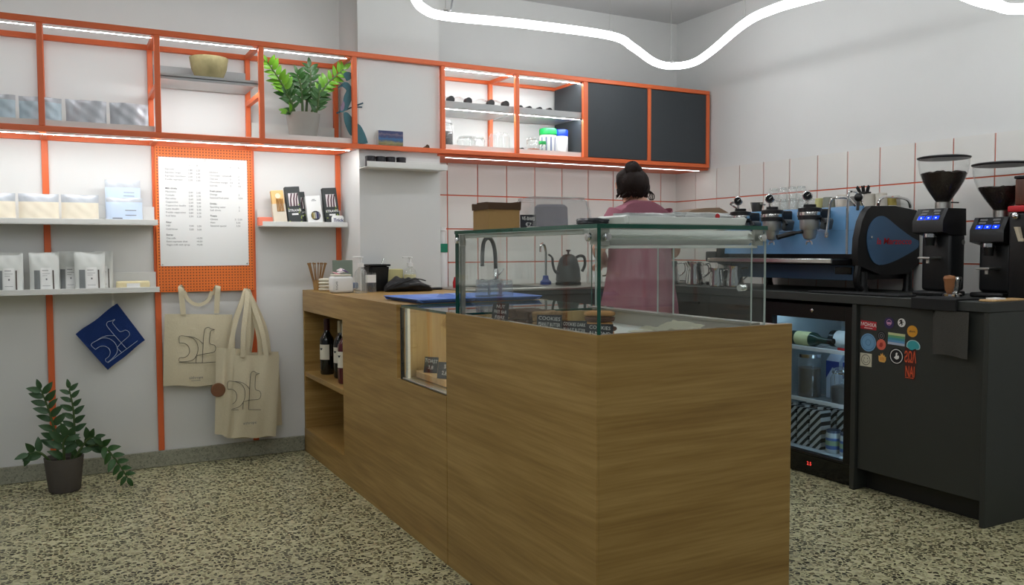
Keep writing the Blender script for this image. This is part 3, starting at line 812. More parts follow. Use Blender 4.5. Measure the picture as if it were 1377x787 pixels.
for x, z in ((.466, 1.043), (.884, 1.044), (.68, 1.581)):
    MB().lathe([(.004, 0), (.0035, .003), (0, .004)], 12, mtx=wally(x, YW-.0265, z)).build('pin', MATS['steel'], mn, True)

# ------------------------------------------------------------------ line-drawn bird used on the cloth and on the totes
def bird_lines(sc):
    """outlines in a unit drawing about 1 wide, y up"""
    L_ = []
    L_.append([(0, .05), (1.0, .05)])
    L_.append([(0, .56), (.0, .74), (.18, .74), (.36, .69), (.47, .56), (.50, .38), (.44, .2), (.3, .1), (.02, .07), (.02, .17), (.14, .18), (.24, .25), (.28, .36), (.24, .48), (.14, .55), (0, .56)])
    L_.append([(.18, .74), (.34, .73), (.50, .66), (.63, .55)])
    L_.append([(.63, .05), (.63, .55), (.64, .85), (.67, .95), (.75, .98), (.82, .94), (.92, .92), (.82, .89), (.80, .76), (.80, .58), (.84, .53), (.94, .5), (.98, .42), (.95, .33), (.86, .30), (.63, .28), (.46, .24)])
    L_.append([(.46, .05), (.46, .24)])
    return [[(x*sc, y*sc) for x, y in l] for l in L_]

def hook(name_par, x, z):
    return MB().tube([(x, YW-.024, z), (x, YW-.045, z-.002), (x, YW-.062, z), (x, YW-.064, z+.012)], .002, 6).build('hook', MATS['steel'], name_par, True)

# blue cloth hung by a clip from the lower ledge
th = thing('blue_cloth', 'dark blue square cloth with a stitched white line bird hanging by one corner', 'cloth', (.218, 4.60, .69))
C4 = [Vector((.250, 0, .853)), Vector((.063, 0, .708)), Vector((.200, 0, .523)), Vector((.373, 0, .663))]
def cl(u, v, off=0.):
    p = (C4[0]*(1-u)+C4[1]*u)*(1-v) + (C4[3]*(1-u)+C4[2]*u)*v
    y = 4.600 + .006*math.sin(u*9+v*3)*v + .004*math.sin(v*8) + off
    e = .003*math.sin(9*u)*(1 if v > .99 or v < .01 else 0)
    return Vector((p.x, y, p.z+e))
mb = MB().grid(lambda u, v: cl(u, v), 18, 18)
bmesh.ops.solidify(mb.bm, geom=mb.bm.faces[:], thickness=.003)
mb.build('cloth', MATS['cloth_blue'], th, True)
mb = MB()
ang = math.atan2(.664-.561, .338-.200)
for l in bird_lines(.172):
    P = []
    for x, y in spline([(x, y, 0) for x, y in l], 4) and [(p.x, p.y) for p in spline([(x, y, 0) for x, y in l], 4)]:
        xx = x*math.cos(ang)-(y-.0)*math.sin(ang); zz = x*math.sin(ang)+y*math.cos(ang)
        P.append((.205+xx, 4.590, .553+zz))
    mb.tube(P, .0011, 5)
mb.build('stitched_bird', MATS['thread'], th, True)
MB().box(.226, .236, 4.588, 4.606, .842, .868, .002).box(.228, .234, 4.594, 4.604, .862, .912).build('clip', MATS['white'], th, True)

# tote bags
def strap(mb, pts, wd=.026, th_=.003):
    P = spline(pts, 6); prev = None
    rings = []
    for i, p in enumerate(P):
        t_ = (P[min(i+1, len(P)-1)]-P[max(i-1, 0)]).normalized()
        n = Vector((0, 1, 0)); s_ = t_.cross(n).normalized(); n = s_.cross(t_).normalized()
        rings.append([mb.bm.verts.new(p+s_*a*wd/2+n*b*th_/2) for a, b in ((-1, -1), (1, -1), (1, 1), (-1, 1))])
    for a, b in zip(rings, rings[1:]):
        for k in range(4): mb.bm.faces.new((a[k], a[(k+1) % 4], b[(k+1) % 4], b[k]))
    mb.bm.faces.new(rings[0][::-1]); mb.bm.faces.new(rings[-1])
    return mb
def sheetbag(corn, d, y0, wr_, sd, nx=16, nz=18):
    """closed flat bag: corner list tl,tr,br,bl in (x,z)"""
    tl, tr, br, bl = [Vector((a, 0, b)) for a, b in corn]
    r_ = random.Random(sd); p1, p2, p3 = r_.random()*6, r_.random()*6, r_.random()*6
    def f(u, t, side):
        p = (bl*(1-u)+br*u)*(1-t)+(tl*(1-u)+tr*u)*t
        e = max(0, 1-abs(2*u-1)**3)
        y = y0 + side*(.002+d*.5*e*(.35+.65*math.sin(PI*min(1, .15+t*.85)))) - wr_*(math.sin(u*9+p1+2*t)*.5+math.sin(u*17+p2-3*t)*.3+math.sin(t*7+p3+3*u)*.4)
        return Vector((p.x, y, p.z+.004*math.sin(u*11+p2)*(1-t)))
    mb = MB()
    n2 = 2*nx
    mb.grid(lambda u, t: f(2*u, t, -1) if u <= .5 else f(2-2*u, t, 1), n2, nz, True)
    mb.bm.verts.ensure_lookup_table()
    mb.bm.faces.new([mb.bm.verts[i] for i in range(n2)][::-1])
    return mb, f
def totelines(f, u0, u1, t0, t1, off=.003, only=None):
    mb = MB()
    for l in bird_lines(1.):
        P = []
        for p in spline([(x, y, 0) for x, y in l], 3):
            q_ = f(u0+(u1-u0)*p.x, t0+(t1-t0)*p.y, -1); q_.y -= off
            if only is None or p.x > only: P.append(q_)
        if len(P) > 1: mb.tube(P, .0011, 5)
    return mb
CV = MATS['canvas']
th = thing('tote_bag', 'flat cream canvas tote bag with a line-drawn bird hung by two hooks', 'bag', (.625, 4.60, .42))
mb, f = sheetbag([(.467, .792), (.800, .776), (.77, .402), (.452, .424)], .02, 4.600, .004, 2)
mb.build('bag_body', CV, th, True, angle=70)
totelines(f, .22, .78, .30, .83).build('printed_bird', MATS['print_dark'], th, True)
MB().text('aithrope', .020, wally(.575, 4.579, .452), 'LEFT').box(.585, .630, 4.5785, 4.579, .442, .444).build('lettering', MATS['print_grey'], th, True, normals=False)
strap(MB(), [(.555, 4.590, .785), (.550, 4.585, .86), (.545, 4.580, .918), (.548, 4.590, .925), (.552, 4.612, .915), (.560, 4.614, .88)]).build('handle', CV, th, True, angle=50)
strap(MB(), [(.718, 4.590, .785), (.722, 4.585, .86), (.726, 4.580, .918), (.726, 4.590, .925), (.722, 4.612, .915), (.712, 4.614, .88)]).build('handle', CV, th, True, angle=50)
strap(MB(), [(.562, 4.608, .905), (.580, 4.606, .865), (.61, 4.604, .838), (.645, 4.604, .834), (.68, 4.606, .855), (.70, 4.608, .90)], .018).build('handle', CV, th, True, angle=50)
for x in (.548, .724): hook(th, x, .912)

def totes(label, corn, y0, sd, straps, lines, wr_=.009, disc=False, text=None):
    th = thing('tote_bag', label, 'bag', ((corn[2][0]+corn[3][0])/2, y0, corn[3][1]), group='canvas tote bags bunched on one hook')
    mb, f = sheetbag(corn, .035, y0, wr_, sd)
    mb.build('bag_body', CV, th, True, angle=70)
    for s_ in straps: strap(MB(), s_, .024, .004).build('handle', CV, th, True, angle=50)
    if lines: totelines(f, *lines).build('printed_bird', MATS['print_dark'], th, True)
    if text:
        MB().text(*text).build('lettering', MATS['print_grey'], th, True, normals=False)
    return th
HK = (.875, 4.60, .895)
totes('cream tote bag at the back of the bunch on the hook, pressed to the wall', [(.80, .57), (1.035, .565), (1.05, .165), (.80, .17)], 4.600, 4, [[(.88, 4.60, .56), (.90, 4.596, .72), (.885, 4.592, .86), (.872, 4.60, .90), (.90, 4.612, .86), (.965, 4.604, .70), (.985, 4.60, .56)]], None)
totes('cream tote bag turned sideways in front of the bunch with a blank side', [(.705, .612), (.83, .598), (.79, .125), (.69, .165)], 4.545, 5, [[(.775, 4.54, .60), (.80, 4.55, .72), (.845, 4.565, .85), (.868, 4.59, .905), (.855, 4.60, .86), (.80, 4.575, .72), (.79, 4.56, .60)]], None, .008)
t2 = totes('cream tote bag with a folded line-drawn bird in front of the bunch', [(.795, .565), (1.025, .555), (.998, .118), (.765, .135)], 4.535, 6, [[(.835, 4.525, .555), (.84, 4.53, .68), (.862, 4.55, .82), (.875, 4.572, .902), (.895, 4.57, .84), (.935, 4.545, .70), (.955, 4.53, .555)], [(.86, 4.555, .555), (.872, 4.555, .70), (.878, 4.565, .85), (.88, 4.59, .90), (.90, 4.58, .80), (.925, 4.56, .66), (.93, 4.555, .555)]], (-.12, .62, .32, .82), .008, text=('aithrope', .020, wally(.825, 4.500, .205), 'LEFT'))
hook(t2, .875, .908)
tag(MB().lathe([(.034, 0), (.036, .002), (.036, .006), (.034, .008), (0, .008)], 24, mtx=wally(0, .008, 0)).build('wooden_disc', MATS['wood_disc'], None, loc=(.706, 4.512, .395)), 'round brown wooden disc tag hanging against the tote bags', 'tag')

# ------------------------------------------------------------------ oak service counter
X0, X1, Y0 = 1.18, 1.856, 1.747
HC = .896
ct = thing('service_counter', 'long oak veneer service counter with a bottle niche and a lit glass window', 'counter', (1.52, 3.2, 0))
OK_, OKV = MATS['oak'], MATS['oak_vertical']
def cp(name, m, *boxes, bev=.0012):
    mb = MB()
    for b in boxes: mb.box(*b, bev)
    return mb.build(name, m, ct, True)
cp('end_panel', OK_, (X0+.006, X1, Y0, Y0+.02, 0, HC))
cp('front_panel', OK_, (X0, X0+.02, Y0+.001, 2.679, 0, HC))
MB().prism([(2.682, 0), (YW-.016, 0), (YW-.016, .128), (3.898, .128), (3.898, .781), (YW-.016, .781), (YW-.016, HC-.001), (3.168, HC-.001), (3.168, .600), (2.682, .600)], .02, Matrix(((0, 0, 1, X0), (1, 0, 0, 0), (0, 1, 0, 0), (0, 0, 0, 1)))).build('front_panel', OK_, ct, True)
cp('niche_jamb', OK_, (X0+.001, 1.56, YW-.034, YW-.016, .128, .781))
cp('niche_side', OKV, (X0+.02, 1.56, 3.898, 3.914, .128, .781))
cp('niche_back', OKV, (1.545, 1.56, 3.914, YW-.034, .128, .781))
cp('niche_shelf', OK_, (X0+.004, 1.545, 3.914, YW-.034, .418, .444))
cp('niche_floor', OK_, (X0+.02, 1.545, 3.914, YW-.034, .110, .130))
cp('worktop', OK_, (X0+.02, X1, 3.168, 4.322, HC-.03, HC-.0005), (X0+.02, 1.409, 4.322, YW-.016, HC-.03, HC-.0005))
cp('worktop', OK_, (X0+.02, X1, 3.120, 3.168, HC-.03, HC-.0005))
cp('back_panel', OK_, (X1-.02, X1, Y0+.02, 4.32, .0, HC-.03))
# lower lit display
cp('display_floor', OKV, (X0+.022, 1.60, 2.62, 3.168, .585, .603))
cp('display_back', OKV, (1.60, 1.615, 2.62, 3.168, .585, HC-.03))
cp('display_side', OKV, (X0+.022, 1.60, 3.150, 3.168, .603, HC-.03))
cp('display_side', OKV, (X0+.022, 1.60, 2.605, 2.62, .585, HC-.05))
def pane(name, par, b, edge='glass_edge', gm='pane'):
    mb = MB().box(*b)
    dims = [b[1]-b[0], b[3]-b[2], b[5]-b[4]]; th_ = dims.index(min(dims))
    for f in mb.bm.faces:
        f.material_index = 0 if abs(f.normal[th_]) > .5 else 1
    return mb.build(name, [MATS[gm], MATS[edge]], par, True)
tag(pane('window_pane', ct, (X0+.002, X0+.010, 2.684, 3.118, .604, HC-.01)), 'glass window pane of the lower display')
tag(pane('top_pane', ct, (X0+.001, X1-.022, 2.604, 3.119, HC-.008, HC)), 'glass pane let into the counter top')
cp('window_trim', MATS['bar_dark'], (X0+.001, X0+.014, 3.118, 3.130, .602, HC-.01))
cp('light_profile', MATS['white_metal'], (X0+.014, X0+.026, 3.085, 3.110, .606, HC-.012))
MB().box(X0+.045, X0+.06, 2.622, 2.628, .62, HC-.06).build('light_strip', MATS['led_warm'], ct, True)
MB().box(X0+.06, 1.56, 2.622, 2.628, HC-.062, HC-.054).build('light_strip', MATS['led_warm'], ct, True)
cp('window_rail', MATS['brushed'], (X0+.004, X0+.03, 2.69, 3.118, .603, .609))
# display well below the glass case
cp('well_floor', MATS['white_metal'], (X0+.02, 1.76, Y0+.02, 2.60, .838, .850))
cp('well_side', OKV, (X0+.02, 1.76, 2.588, 2.604, .80, HC-.009))
cp('steel_ledge', MATS['brushed'], (1.735, 1.836, Y0+.021, 2.60, .838, .893))

# bread board, bread and signs in the lower display
bdz = .6035
th = MB().prism([(x, y) for x, y in ((-.10, -.17), (-.11, -.14), (-.11, .14), (-.10, .17), (.10, .17), (.11, .14), (.11, -.14), (.10, -.17))], .022).build('bread_board', MATS['beech'], None, loc=(1.345, 2.955, bdz+.006))
tag(th, 'pale wooden serving board inside the lit counter window', 'board')
def loaf(label, loc, s=(1, 1, 1), rz=0.):
    mb = MB().grid(lambda u, t: Vector((.05*s[0]*math.cos(2*PI*u)*math.sin(PI*(.02+.96*t))**.6*(1+.05*math.sin(9*u*6)), .075*s[1]*(t*2-1), .032*s[2]*(1+math.sin(2*PI*u))*math.sin(PI*(.02+.96*t))**.6)), 18, 12, True)
    mb.bm.verts.ensure_lookup_table()
    mb.bm.faces.new([mb.bm.verts[i] for i in range(18)][::-1]); mb.bm.faces.new([mb.bm.verts[11*18+i] for i in range(18)])
    return tag(mb.build('bread_roll', MATS['bread'], None, loc=loc, rot=(0, 0, rz), angle=80), label, 'bread', 'bread in the counter window')
loaf('golden bread roll behind the chalk sign in the counter window', (1.40, 2.985, bdz+.028), rz=.4)
loaf('golden bread roll next to the panel edge in the counter window', (1.36, 2.86, bdz+.028), (.9, .7, .9), rz=-.5)
def chalk_sign(label, loc, rz, w_, h_, lines, tilt=R(-12), foot=False):
    th = thing('price_sign', label, 'sign', loc, rz, 'black chalk price signs')
    m = Matrix.Rotation(tilt, 4, 'X')
    mb = MB().box(-w_/2, w_/2, 0, .003, 0, h_, .0006)
    for v in mb.bm.verts: v.co = m @ v.co
    mb.build('board', MATS['chalkboard'], th)
    mt = MB()
    n = len(lines)
    for k, l in enumerate(lines):
        mt.text(l, h_/(n+.9)*.95, m @ Matrix.Translation((0, -.0006, h_*(1-(k+.95)/(n+.55)))) @ Matrix.Rotation(PI/2, 4, 'X') @ Matrix.Rotation(R(-4), 4, 'Z'), 'CENTER', sxf=min(1., .9*w_/(h_/(n+.9)*.95*.60*max(1, len(l)))))
    mt.build('chalk_lettering', MATS['chalk'], th, normals=False)
    if foot:
        MB().box(-w_/2-.012, -w_/2+.004, .004, .02, 0, .022).build('foot', MATS['white'], th)
    return th
RZ = R(-38)
chalk_sign('small chalk sign on the bread board before the bread roll', (1.265, 3.03, bdz+.029), R(-55), .062, .062, ['TOAST', '3,8'])
chalk_sign('small chalk sign at the panel edge of the lit counter window', (1.250, 2.862, bdz+.029), R(-55), .062, .062, ['S', '2,8'])

# ------------------------------------------------------------------ glass display case on the counter
gc = thing('display_case', 'frameless glass display case with steel fittings on the counter end', 'display case', (1.46, 2.17, HC))
ZG = 1.175
pane('side_pane', gc, (X0+.001, X0+.012, Y0+.001, 2.60, HC+.0005, ZG-.011))
pane('front_pane', gc, (X0+.013, 1.752, Y0+.002, Y0+.010, HC+.0005, ZG-.011), 'edge_pale')
pane('top_pane', gc, (X0, 1.756, Y0, 2.604, ZG-.011, ZG))
pane('end_pane', gc, (X0+.012, 1.73, 2.592, 2.600, HC+.0005, ZG-.012))
pane('sliding_door', gc, (1.722, 1.728, Y0+.03, 2.20, HC+.0065, 1.127), 'edge_pale')
sd2 = pane('sliding_door', gc, (1.738, 1.744, 2.14, 2.585, HC+.0065, 1.127), 'edge_pale')
MB().cyl((1.722, 1.80, 1.0), (1.700, 1.80, 1.0), .009, 16).build('door_lock', MATS['chrome'], gc, True)
MB().box(1.716, 1.750, Y0+.02, 2.59, HC-.0005, HC+.006).build('door_track', MATS['brushed'], gc, True)
MB().box(1.716, 1.750, Y0+.045, 2.59, 1.128, 1.160, .002).build('door_track', MATS['brushed'], gc, True)
# steel lamp channel along the front, brackets and bolts
prof = [(Y0+.013, 1.138), (Y0+.028, 1.162), (Y0+.058, 1.162), (Y0+.058, 1.140), (Y0+.034, 1.122)]
MB().prism([(y, z) for y, z in prof], .49, Matrix(((0, 0, 1, 1.226), (1, 0, 0, 0), (0, 1, 0, 0), (0, 0, 0, 1)))).build('lamp_channel', MATS['steel'], gc, True)
MB().box(1.206, 1.735, Y0+.018, Y0+.05, 1.113, 1.121, .001).build('lamp_lens', MATS['white'], gc, True)
for xa, xb in ((1.192, 1.226), (1.716, 1.750)):
    MB().box(xa, xb, Y0+.011, Y0+.02, 1.120, 1.165, .001).build('bracket', MATS['brushed'], gc, True)
for x in (1.209, 1.734):
    MB().lathe([(.011, 0), (.011, .006), (.009, .010), (0, .011)], 16, mtx=wally(x, Y0+.0015, 1.142)).build('bolt', MATS['chrome'], gc, True)
for y in (Y0+.035, 2.575):
    MB().lathe([(.011, 0), (.011, .006), (.009, .010), (0, .011)], 16, mtx=wallx(X0+.0005, y, 1.142)).build('bolt', MATS['chrome'], gc, True)
    MB().box(X0+.0125, X0+.022, y-.017, y+.015, 1.125, 1.163, .001).build('bracket', MATS['brushed'], gc, True)
MB().box(X0+.012, X0+.030, Y0+.08, 2.55, 1.150, 1.165, .002).build('lamp_profile', MATS['white_metal'], gc, True)
MB().box(X0+.013, X0+.026, 2.572, 2.591, HC+.001, 1.124, .001).build('corner_post', MATS['brushed'], gc, True)

# food in the case
WZ = .8505
def cookie(label, loc, r_=.042, m='cookie', h_=.014, group=None, sd=1):
    q_ = random.Random(sd)
    a = [q_.uniform(.93, 1.07) for _ in range(20)]
    mb = MB().lathe([(r_*.9, 0), (r_, h_*.3), (r_*.96, h_*.8), (r_*.7, h_), (0, h_*1.02)], 20)
    for v in mb.bm.verts:
        k = int((math.atan2(v.co.y, v.co.x)/(2*PI)) % 1*20) % 20
        v.co.x *= a[k]; v.co.y *= a[k]
    return tag(mb.build('cookie', MATS[m], None, loc=loc, angle=70), label, 'cookie', group)
for k in range(5):
    cookie('golden cookie at the top of the stack' if k == 4 else ('dark cookie in the middle of the cookie stack' if k in (1, 3) else 'golden cookie within the stack beside the front glass'), (1.44+.004*math.sin(k*2), 2.12+.004*math.cos(k*3), WZ+k*.0148), .046, 'cookie_dark' if k in (1, 3) else 'cookie', group='round cookies stacked in the display case', sd=k)
def slab(label, loc, rz, l, w_, h_, m, sd):
    q_ = random.Random(sd)
    mb = MB().box(-l/2, l/2, -w_/2, w_/2, 0, h_, .004)
    bmesh.ops.subdivide_edges(mb.bm, edges=[e for e in mb.bm.edges if e.calc_length() > .02], cuts=4, use_grid_fill=True)
    for v in mb.bm.verts:
        if v.co.z > .002: v.co += Vector((q_.uniform(-1, 1), q_.uniform(-1, 1), q_.uniform(-1, 1)))*.0018
    return tag(mb.build('cereal_bar', MATS[m], None, loc=loc, rot=(0, 0, rz), angle=25), label, 'cereal bar', 'nut and seed bars in the display case')
names = ['dark seed bar lying on the case floor next to its chalk sign', 'dark seed bar stacked over the first one', 'seed bar at the middle of the bar row', 'upper seed bar at the middle of the bar row', 'pale nut topped bar behind the second chalk sign', 'pale nut topped bar highest in the row', 'nut bar with oat flakes beside the cookie stack']
for k, (x, y, z, m) in enumerate(((1.375, 2.47, 0, 'brownie'), (1.375, 2.465, 1, 'brownie'), (1.37, 2.39, 0, 'brownie'), (1.37, 2.39, 1, 'brownie'), (1.38, 2.31, 0, 'nuts'), (1.38, 2.31, 1, 'nuts'), (1.40, 2.225, 0, 'nuts'))):
    slab(names[k], (x, y, WZ+z*.032), R(4*k-8), .10, .066, .031, m, k)
chalk_sign('chalk sign standing before the seed bars by the far glass corner', (1.300, 2.512, WZ), R(-55), .062, .082, ['NUT', 'FREE BAR', 'FIBRE', '2,8'])
chalk_sign('chalk sign before the pale nut bars in the display case', (1.300, 2.185, WZ), RZ, .076, .066, ['COOKIES', 'PEANUT BUTTER', 'DARK'], tilt=R(-20))
chalk_sign('chalk sign with a white foot between two other signs in the case', (1.285, 2.020, WZ), RZ, .072, .060, ['COOKIES DARK', 'PEANUT BUTTER', '2,5'], tilt=R(-20), foot=True)
chalk_sign('chalk sign before the cookie stack with a white foot', (1.30, 1.913, WZ), RZ, .074, .058, ['COOKIES', 'ALMOND', '& BERRIES'], tilt=R(-20), foot=True)
gp = 'paper napkins on the display floor'
for k, (x, y, rz) in enumerate(((1.42, 1.88, .2), (1.52, 1.93, -.3), (1.62, 1.95, .5), (1.50, 1.85, .1))):
    q_ = random.Random(k)
    mb = MB().grid(lambda u, t: Vector(((u-.5)*.16, (t-.5)*.10, .008+.010*k+.006*math.sin(u*11+k)*math.cos(t*7+k)+.012*u*t)), 12, 9)
    bmesh.ops.solidify(mb.bm, geom=mb.bm.faces[:], thickness=.002)
    tag(mb.build('paper_napkin', MATS['cream'], None, loc=(x, y, WZ+.002), rot=(0, 0, rz), angle=70), ['crumpled cream paper sheet beside the cookie stack', 'crumpled cream paper sheet in the middle of the case floor', 'crumpled cream paper sheet near the sliding door', 'cream paper sheet lying against the front glass'][k], 'paper', gp)

# on top of the case
ZG1 = ZG+.0005
th = thing('cardboard_box', 'open kraft cardboard box with dark flaps on the glass case', 'box', (1.258, 2.446, ZG1))
mb = MB()
for b in ((-.056, .056, -.056, -.052, 0, .078), (-.056, .056, .052, .056, 0, .078), (-.056, -.052, -.052, .052, 0, .078), (.052, .056, -.052, .052, 0, .078), (-.052, .052, -.052, .052, 0, .004)): mb.box(*b)
mb.build('box_body', MATS['kraft'], th)
mb = MB().box(-.060, .060, -.060, -.056, .064, .086, rot=(R(4), 0, R(1))).box(-.060, -.056, -.058, .058, .064, .084, rot=(0, R(-3), 0)).box(.056, .060, -.058, .058, .062, .090, rot=(0, R(8), 0)).box(-.058, .058, .056, .060, .064, .086)
mb.build('flap', MATS['kraft_dark'], th)
MB().box(-.050, .040, -.03, .045, .05, .084, rot=(0, R(6), 0)).build('wrapped_goods', MATS['kraft_dark'], th)
chalk_sign('chalk sign leaning between the cardboard box and the clear cover', (1.335, 2.370, ZG1), R(-28), .052, .050, ['VE-BARS', '€7'], tilt=R(-14))
th = thing('cake_cover', 'milky clear plastic food cover over a cake on the glass case', 'food cover', (1.462, 2.44, ZG1), R(-6))
def frust(b, t, z0, z1, open_=True):
    mb = MB()
    A = [mb.bm.verts.new((sx*b[0], sy*b[1], z0)) for sx, sy in ((-1, -1), (1, -1), (1, 1), (-1, 1))]
    B = [mb.bm.verts.new((sx*t[0], sy*t[1], z1)) for sx, sy in ((-1, -1), (1, -1), (1, 1), (-1, 1))]
    for k in range(4): mb.bm.faces.new((A[k], A[(k+1) % 4], B[(k+1) % 4], B[k]))
    mb.bm.faces.new(B)
    bmesh.ops.bevel(mb.bm, geom=[e for e in mb.bm.edges if len(e.link_faces) == 2], offset=.012, segments=3, affect='EDGES')
    return mb
frust((.118, .090), (.104, .078), .012, .108).build('cover', MATS['cover_milky'], th, angle=60)
MB().box(-.124, .124, -.096, .096, 0, .010, .003).build('base_tray', mat('tray_pale', (210, 212, 206), .4), th)
ck = MB().lathe([(.060, .0105), (.062, .02), (.060, .078), (.05, .086), (0, .088)], 20, sx=.95, sy=.8).build('cake', MATS['cake_grey'], th)
th = thing('serving_tray', 'long white serving tray on the glass case holding wrapped packages', 'tray', (1.515, 1.865, ZG1))
mb = MB()
mb.box(-.20, .20, -.062, .062, 0, .006, .002)
for b in ((-.20, .20, -.066, -.060), (-.20, .20, .060, .066)): mb.box(*b, .003, .022, .001)
for sx in (-1, 1): mb.box(sx*.205-.006, sx*.205+.006, -.064, .064, .004, .024, .001, rot=(0, sx*R(24), 0))
mb.build('tray', mat('tray_white', (232, 234, 228), .35), th)
def lump(label, name, cat, m, loc, dims, sd, rz=0., group=None):
    q_ = random.Random(sd); ph = [q_.random()*6 for _ in range(4)]
    mb = MB().box(-1, 1, -1, 1, 0, 2)
    bmesh.ops.subdivide_edges(mb.bm, edges=mb.bm.edges[:], cuts=5, use_grid_fill=True)
    for v in mb.bm.verts:
        c = v.co.copy(); c.z -= 1
        n = c.normalized()*1.25
        c = c.lerp(n, .35)
        c += n*(.07*math.sin(5*c.x+ph[0])+.07*math.sin(6*c.y+ph[1]+2*c.z)+.05*math.sin(9*c.z+ph[2]+3*c.x))
        v.co = Vector((c.x*dims[0]/2, c.y*dims[1]/2, max(0, (c.z+1)*dims[2]/2)))
    o = mb.build(name, m, None, loc=loc, rot=(0, 0, rz), angle=50)
    return tag(o, label, cat, group)
PK = mat('wrap_plastic', (206, 208, 206), .25, noise=.08, nscale=40, bump=.8)
lump('clear wrapped sandwich package at the tray end by the cake cover', 'wrapped_package', 'package', PK, (1.415, 1.865, ZG1+.0065), (.16, .10, .026), 3, group='wrapped packages on the tray')
th = lump('clear wrapped package with a red dot at the tray end by the bar', 'wrapped_package', 'package', PK, (1.602, 1.865, ZG1+.0065), (.17, .10, .032), 4, group='wrapped packages on the tray')
MB().lathe([(.008, 0), (.008, .001)], 14, mtx=wally(.022, -.058, .020)).build('red_sticker', MATS['red'], th)
MB().prism([(-.07, 0), (.085, .004), (.05, .018), (.0, .016), (-.05, .009)], .07, Matrix.Translation((0, .035, .028)) @ Matrix.Rotation(PI/2, 4, 'X')).build('paper_wrap', mat('wrap_brown', (156, 128, 104), .7), th)
lump('crumpled dark foil beside the tray on the glass case', 'foil', 'foil', mat('foil_dark', (70, 72, 78), .3, .4, bump=1., nscale=60), (1.258, 1.885, ZG1), (.07, .06, .018), 8)

# ------------------------------------------------------------------ wine bottles in the niche
def bottle(label, loc, m_body, m_cap, h_=.30, r_=.0375):
    th = thing('wine_bottle', label, 'bottle', loc, group='wine bottles in the counter niche')
    MB().lathe([(r_*.9, 0), (r_, .006), (r_, h_*.60), (r_*.95, h_*.65), (r_*.6, h_*.72), (r_*.40, h_*.77), (r_*.38, h_*.93), (r_*.42, h_*.935), (r_*.42, h_*.97), (0, h_*.97)], 28).build('glass_body', m_body, th)
    MB().lathe([(r_*.42, h_*.79), (r_*.43, h_*.8), (r_*.43, h_*.98), (r_*.40, h_), (0, h_)], 20).build('capsule', m_cap, th)
    a0, a1 = R(150), R(272)
    lb = MB().grid(lambda u, t: Vector(((r_+.0006)*math.cos(a0+(a1-a0)*u), (r_+.0006)*math.sin(a0+(a1-a0)*u), h_*(.27+.27*t))), 14, 2)
    lo = lb.build('paper_label', MATS['cream'], th, normals=False)
    a0, a1 = R(185), R(215)
    def fx(u, t): 
        a = a0+(a1-a0)*u
        return Vector(((r_+.0012)*math.cos(a), (r_+.0012)*math.sin(a), h_*(.44+.035*t+.03*(u-.5)**2*(1 if t > .5 else 4))))
    MB().grid(fx, 8, 2).build('leaf_emblem', MATS['print_dark'], lo, normals=False)
    return th
WNZ = .4445
bottle('dark wine bottle with a dark red capsule and cream label', (1.265, 4.465, WNZ), MATS['wine_glass'], mat('capsule_red', (60, 22, 26), .4))
bottle('dark wine bottle with a cream capsule and cream label', (1.29, 4.295, WNZ), MATS['wine_glass'], mat('capsule_cream', (196, 184, 150), .4))
bottle('dark wine bottle standing behind between the two labelled ones', (1.37, 4.40, WNZ), MATS['wine_glass'], mat('capsule_black', (24, 24, 26), .4))
bottle('rosé wine bottle with cream label by the niche edge', (1.255, 4.105, WNZ), MATS['wine_rose'], mat('capsule_white', (204, 196, 176), .4))

# ------------------------------------------------------------------ things on the counter top
ZW = HC
th = thing('stirrer_cup', 'small kraft cup full of wooden stirrers at the wall end of the counter', 'cup', (1.24, 4.54, ZW))
MB().lathe([(.022, 0), (.028, .055), (.026, .055), (.020, .004), (0, .003)], 20).build('cup', MATS['kraft'], th)
for k in range(16):
    a = k*2.4; r_ = .006+.014*((k*7) % 5)/5
    mb = MB().box(-.0025, .0025, -.001, .001, 0, .142).lathe([(.0055, 0), (.0055, .002)], 8, mtx=Matrix.Translation((0, .001, .142)) @ Matrix.Rotation(PI/2, 4, 'X'))
    o = mb.build('stirrer', mat('stirrer_wood', (150, 112, 70), .7), th, loc=(r_*math.cos(a), r_*math.sin(a), .006), rot=(R(-12)*math.sin(a), R(15)*math.cos(a), 0))
for k in range(4):
    o = MB().lathe([(.03, 0), (.038, .003), (.040, .009), (.036, .014), (.02, .016), (0, .0165)], 24).build('paper_bowl', MATS['cream'], None, loc=(1.262+.002*math.sin(k*3), 4.455+.002*math.cos(k*2), ZW+.0168*k))
    tag(o, ['lowest upturned cream paper bowl of the stack beside the stirrers', 'second upturned cream paper bowl from the bottom of the stack', 'third upturned cream paper bowl from the bottom of the stack', 'topmost upturned cream paper bowl of the stack'][k], 'bowl', 'stack of cream paper bowls')
th = thing('sugar_container', 'white rounded square container with sugar packets and small print', 'container', (1.262, 4.185, ZW))
MB().box(-.054, .054, -.045, .045, 0, .086, .016).build('tub', MATS['white'], th)
MB().box(-.046, .046, -.037, .037, .086, .094, .006).build('rim', MATS['cream'], th)
MB().text('SUGAR', .014, Matrix.Translation((-.030, -.0456, .016)) @ Matrix.Rotation(PI/2, 4, 'X') @ Matrix.Rotation(PI/2, 4, 'Z'), 'LEFT').build('lettering', MATS['print_dark'], th, normals=False)
for k, (x, y, rz, m) in enumerate(((-.02, 0, .3, (224, 170, 176)), (.005, .01, -.5, (236, 236, 232)), (.02, -.01, 1., (120, 90, 150)), (-.005, -.012, .8, (232, 210, 214)))):
    MB().box(-.022, .022, -.012, .012, 0, .004, .001).build('sugar_packet', mat('packet_%s' % 'abcd'[k], m, .7), th, loc=(x, y, .096+.006*k), rot=(R(20), R(12*(-1)**k), rz))
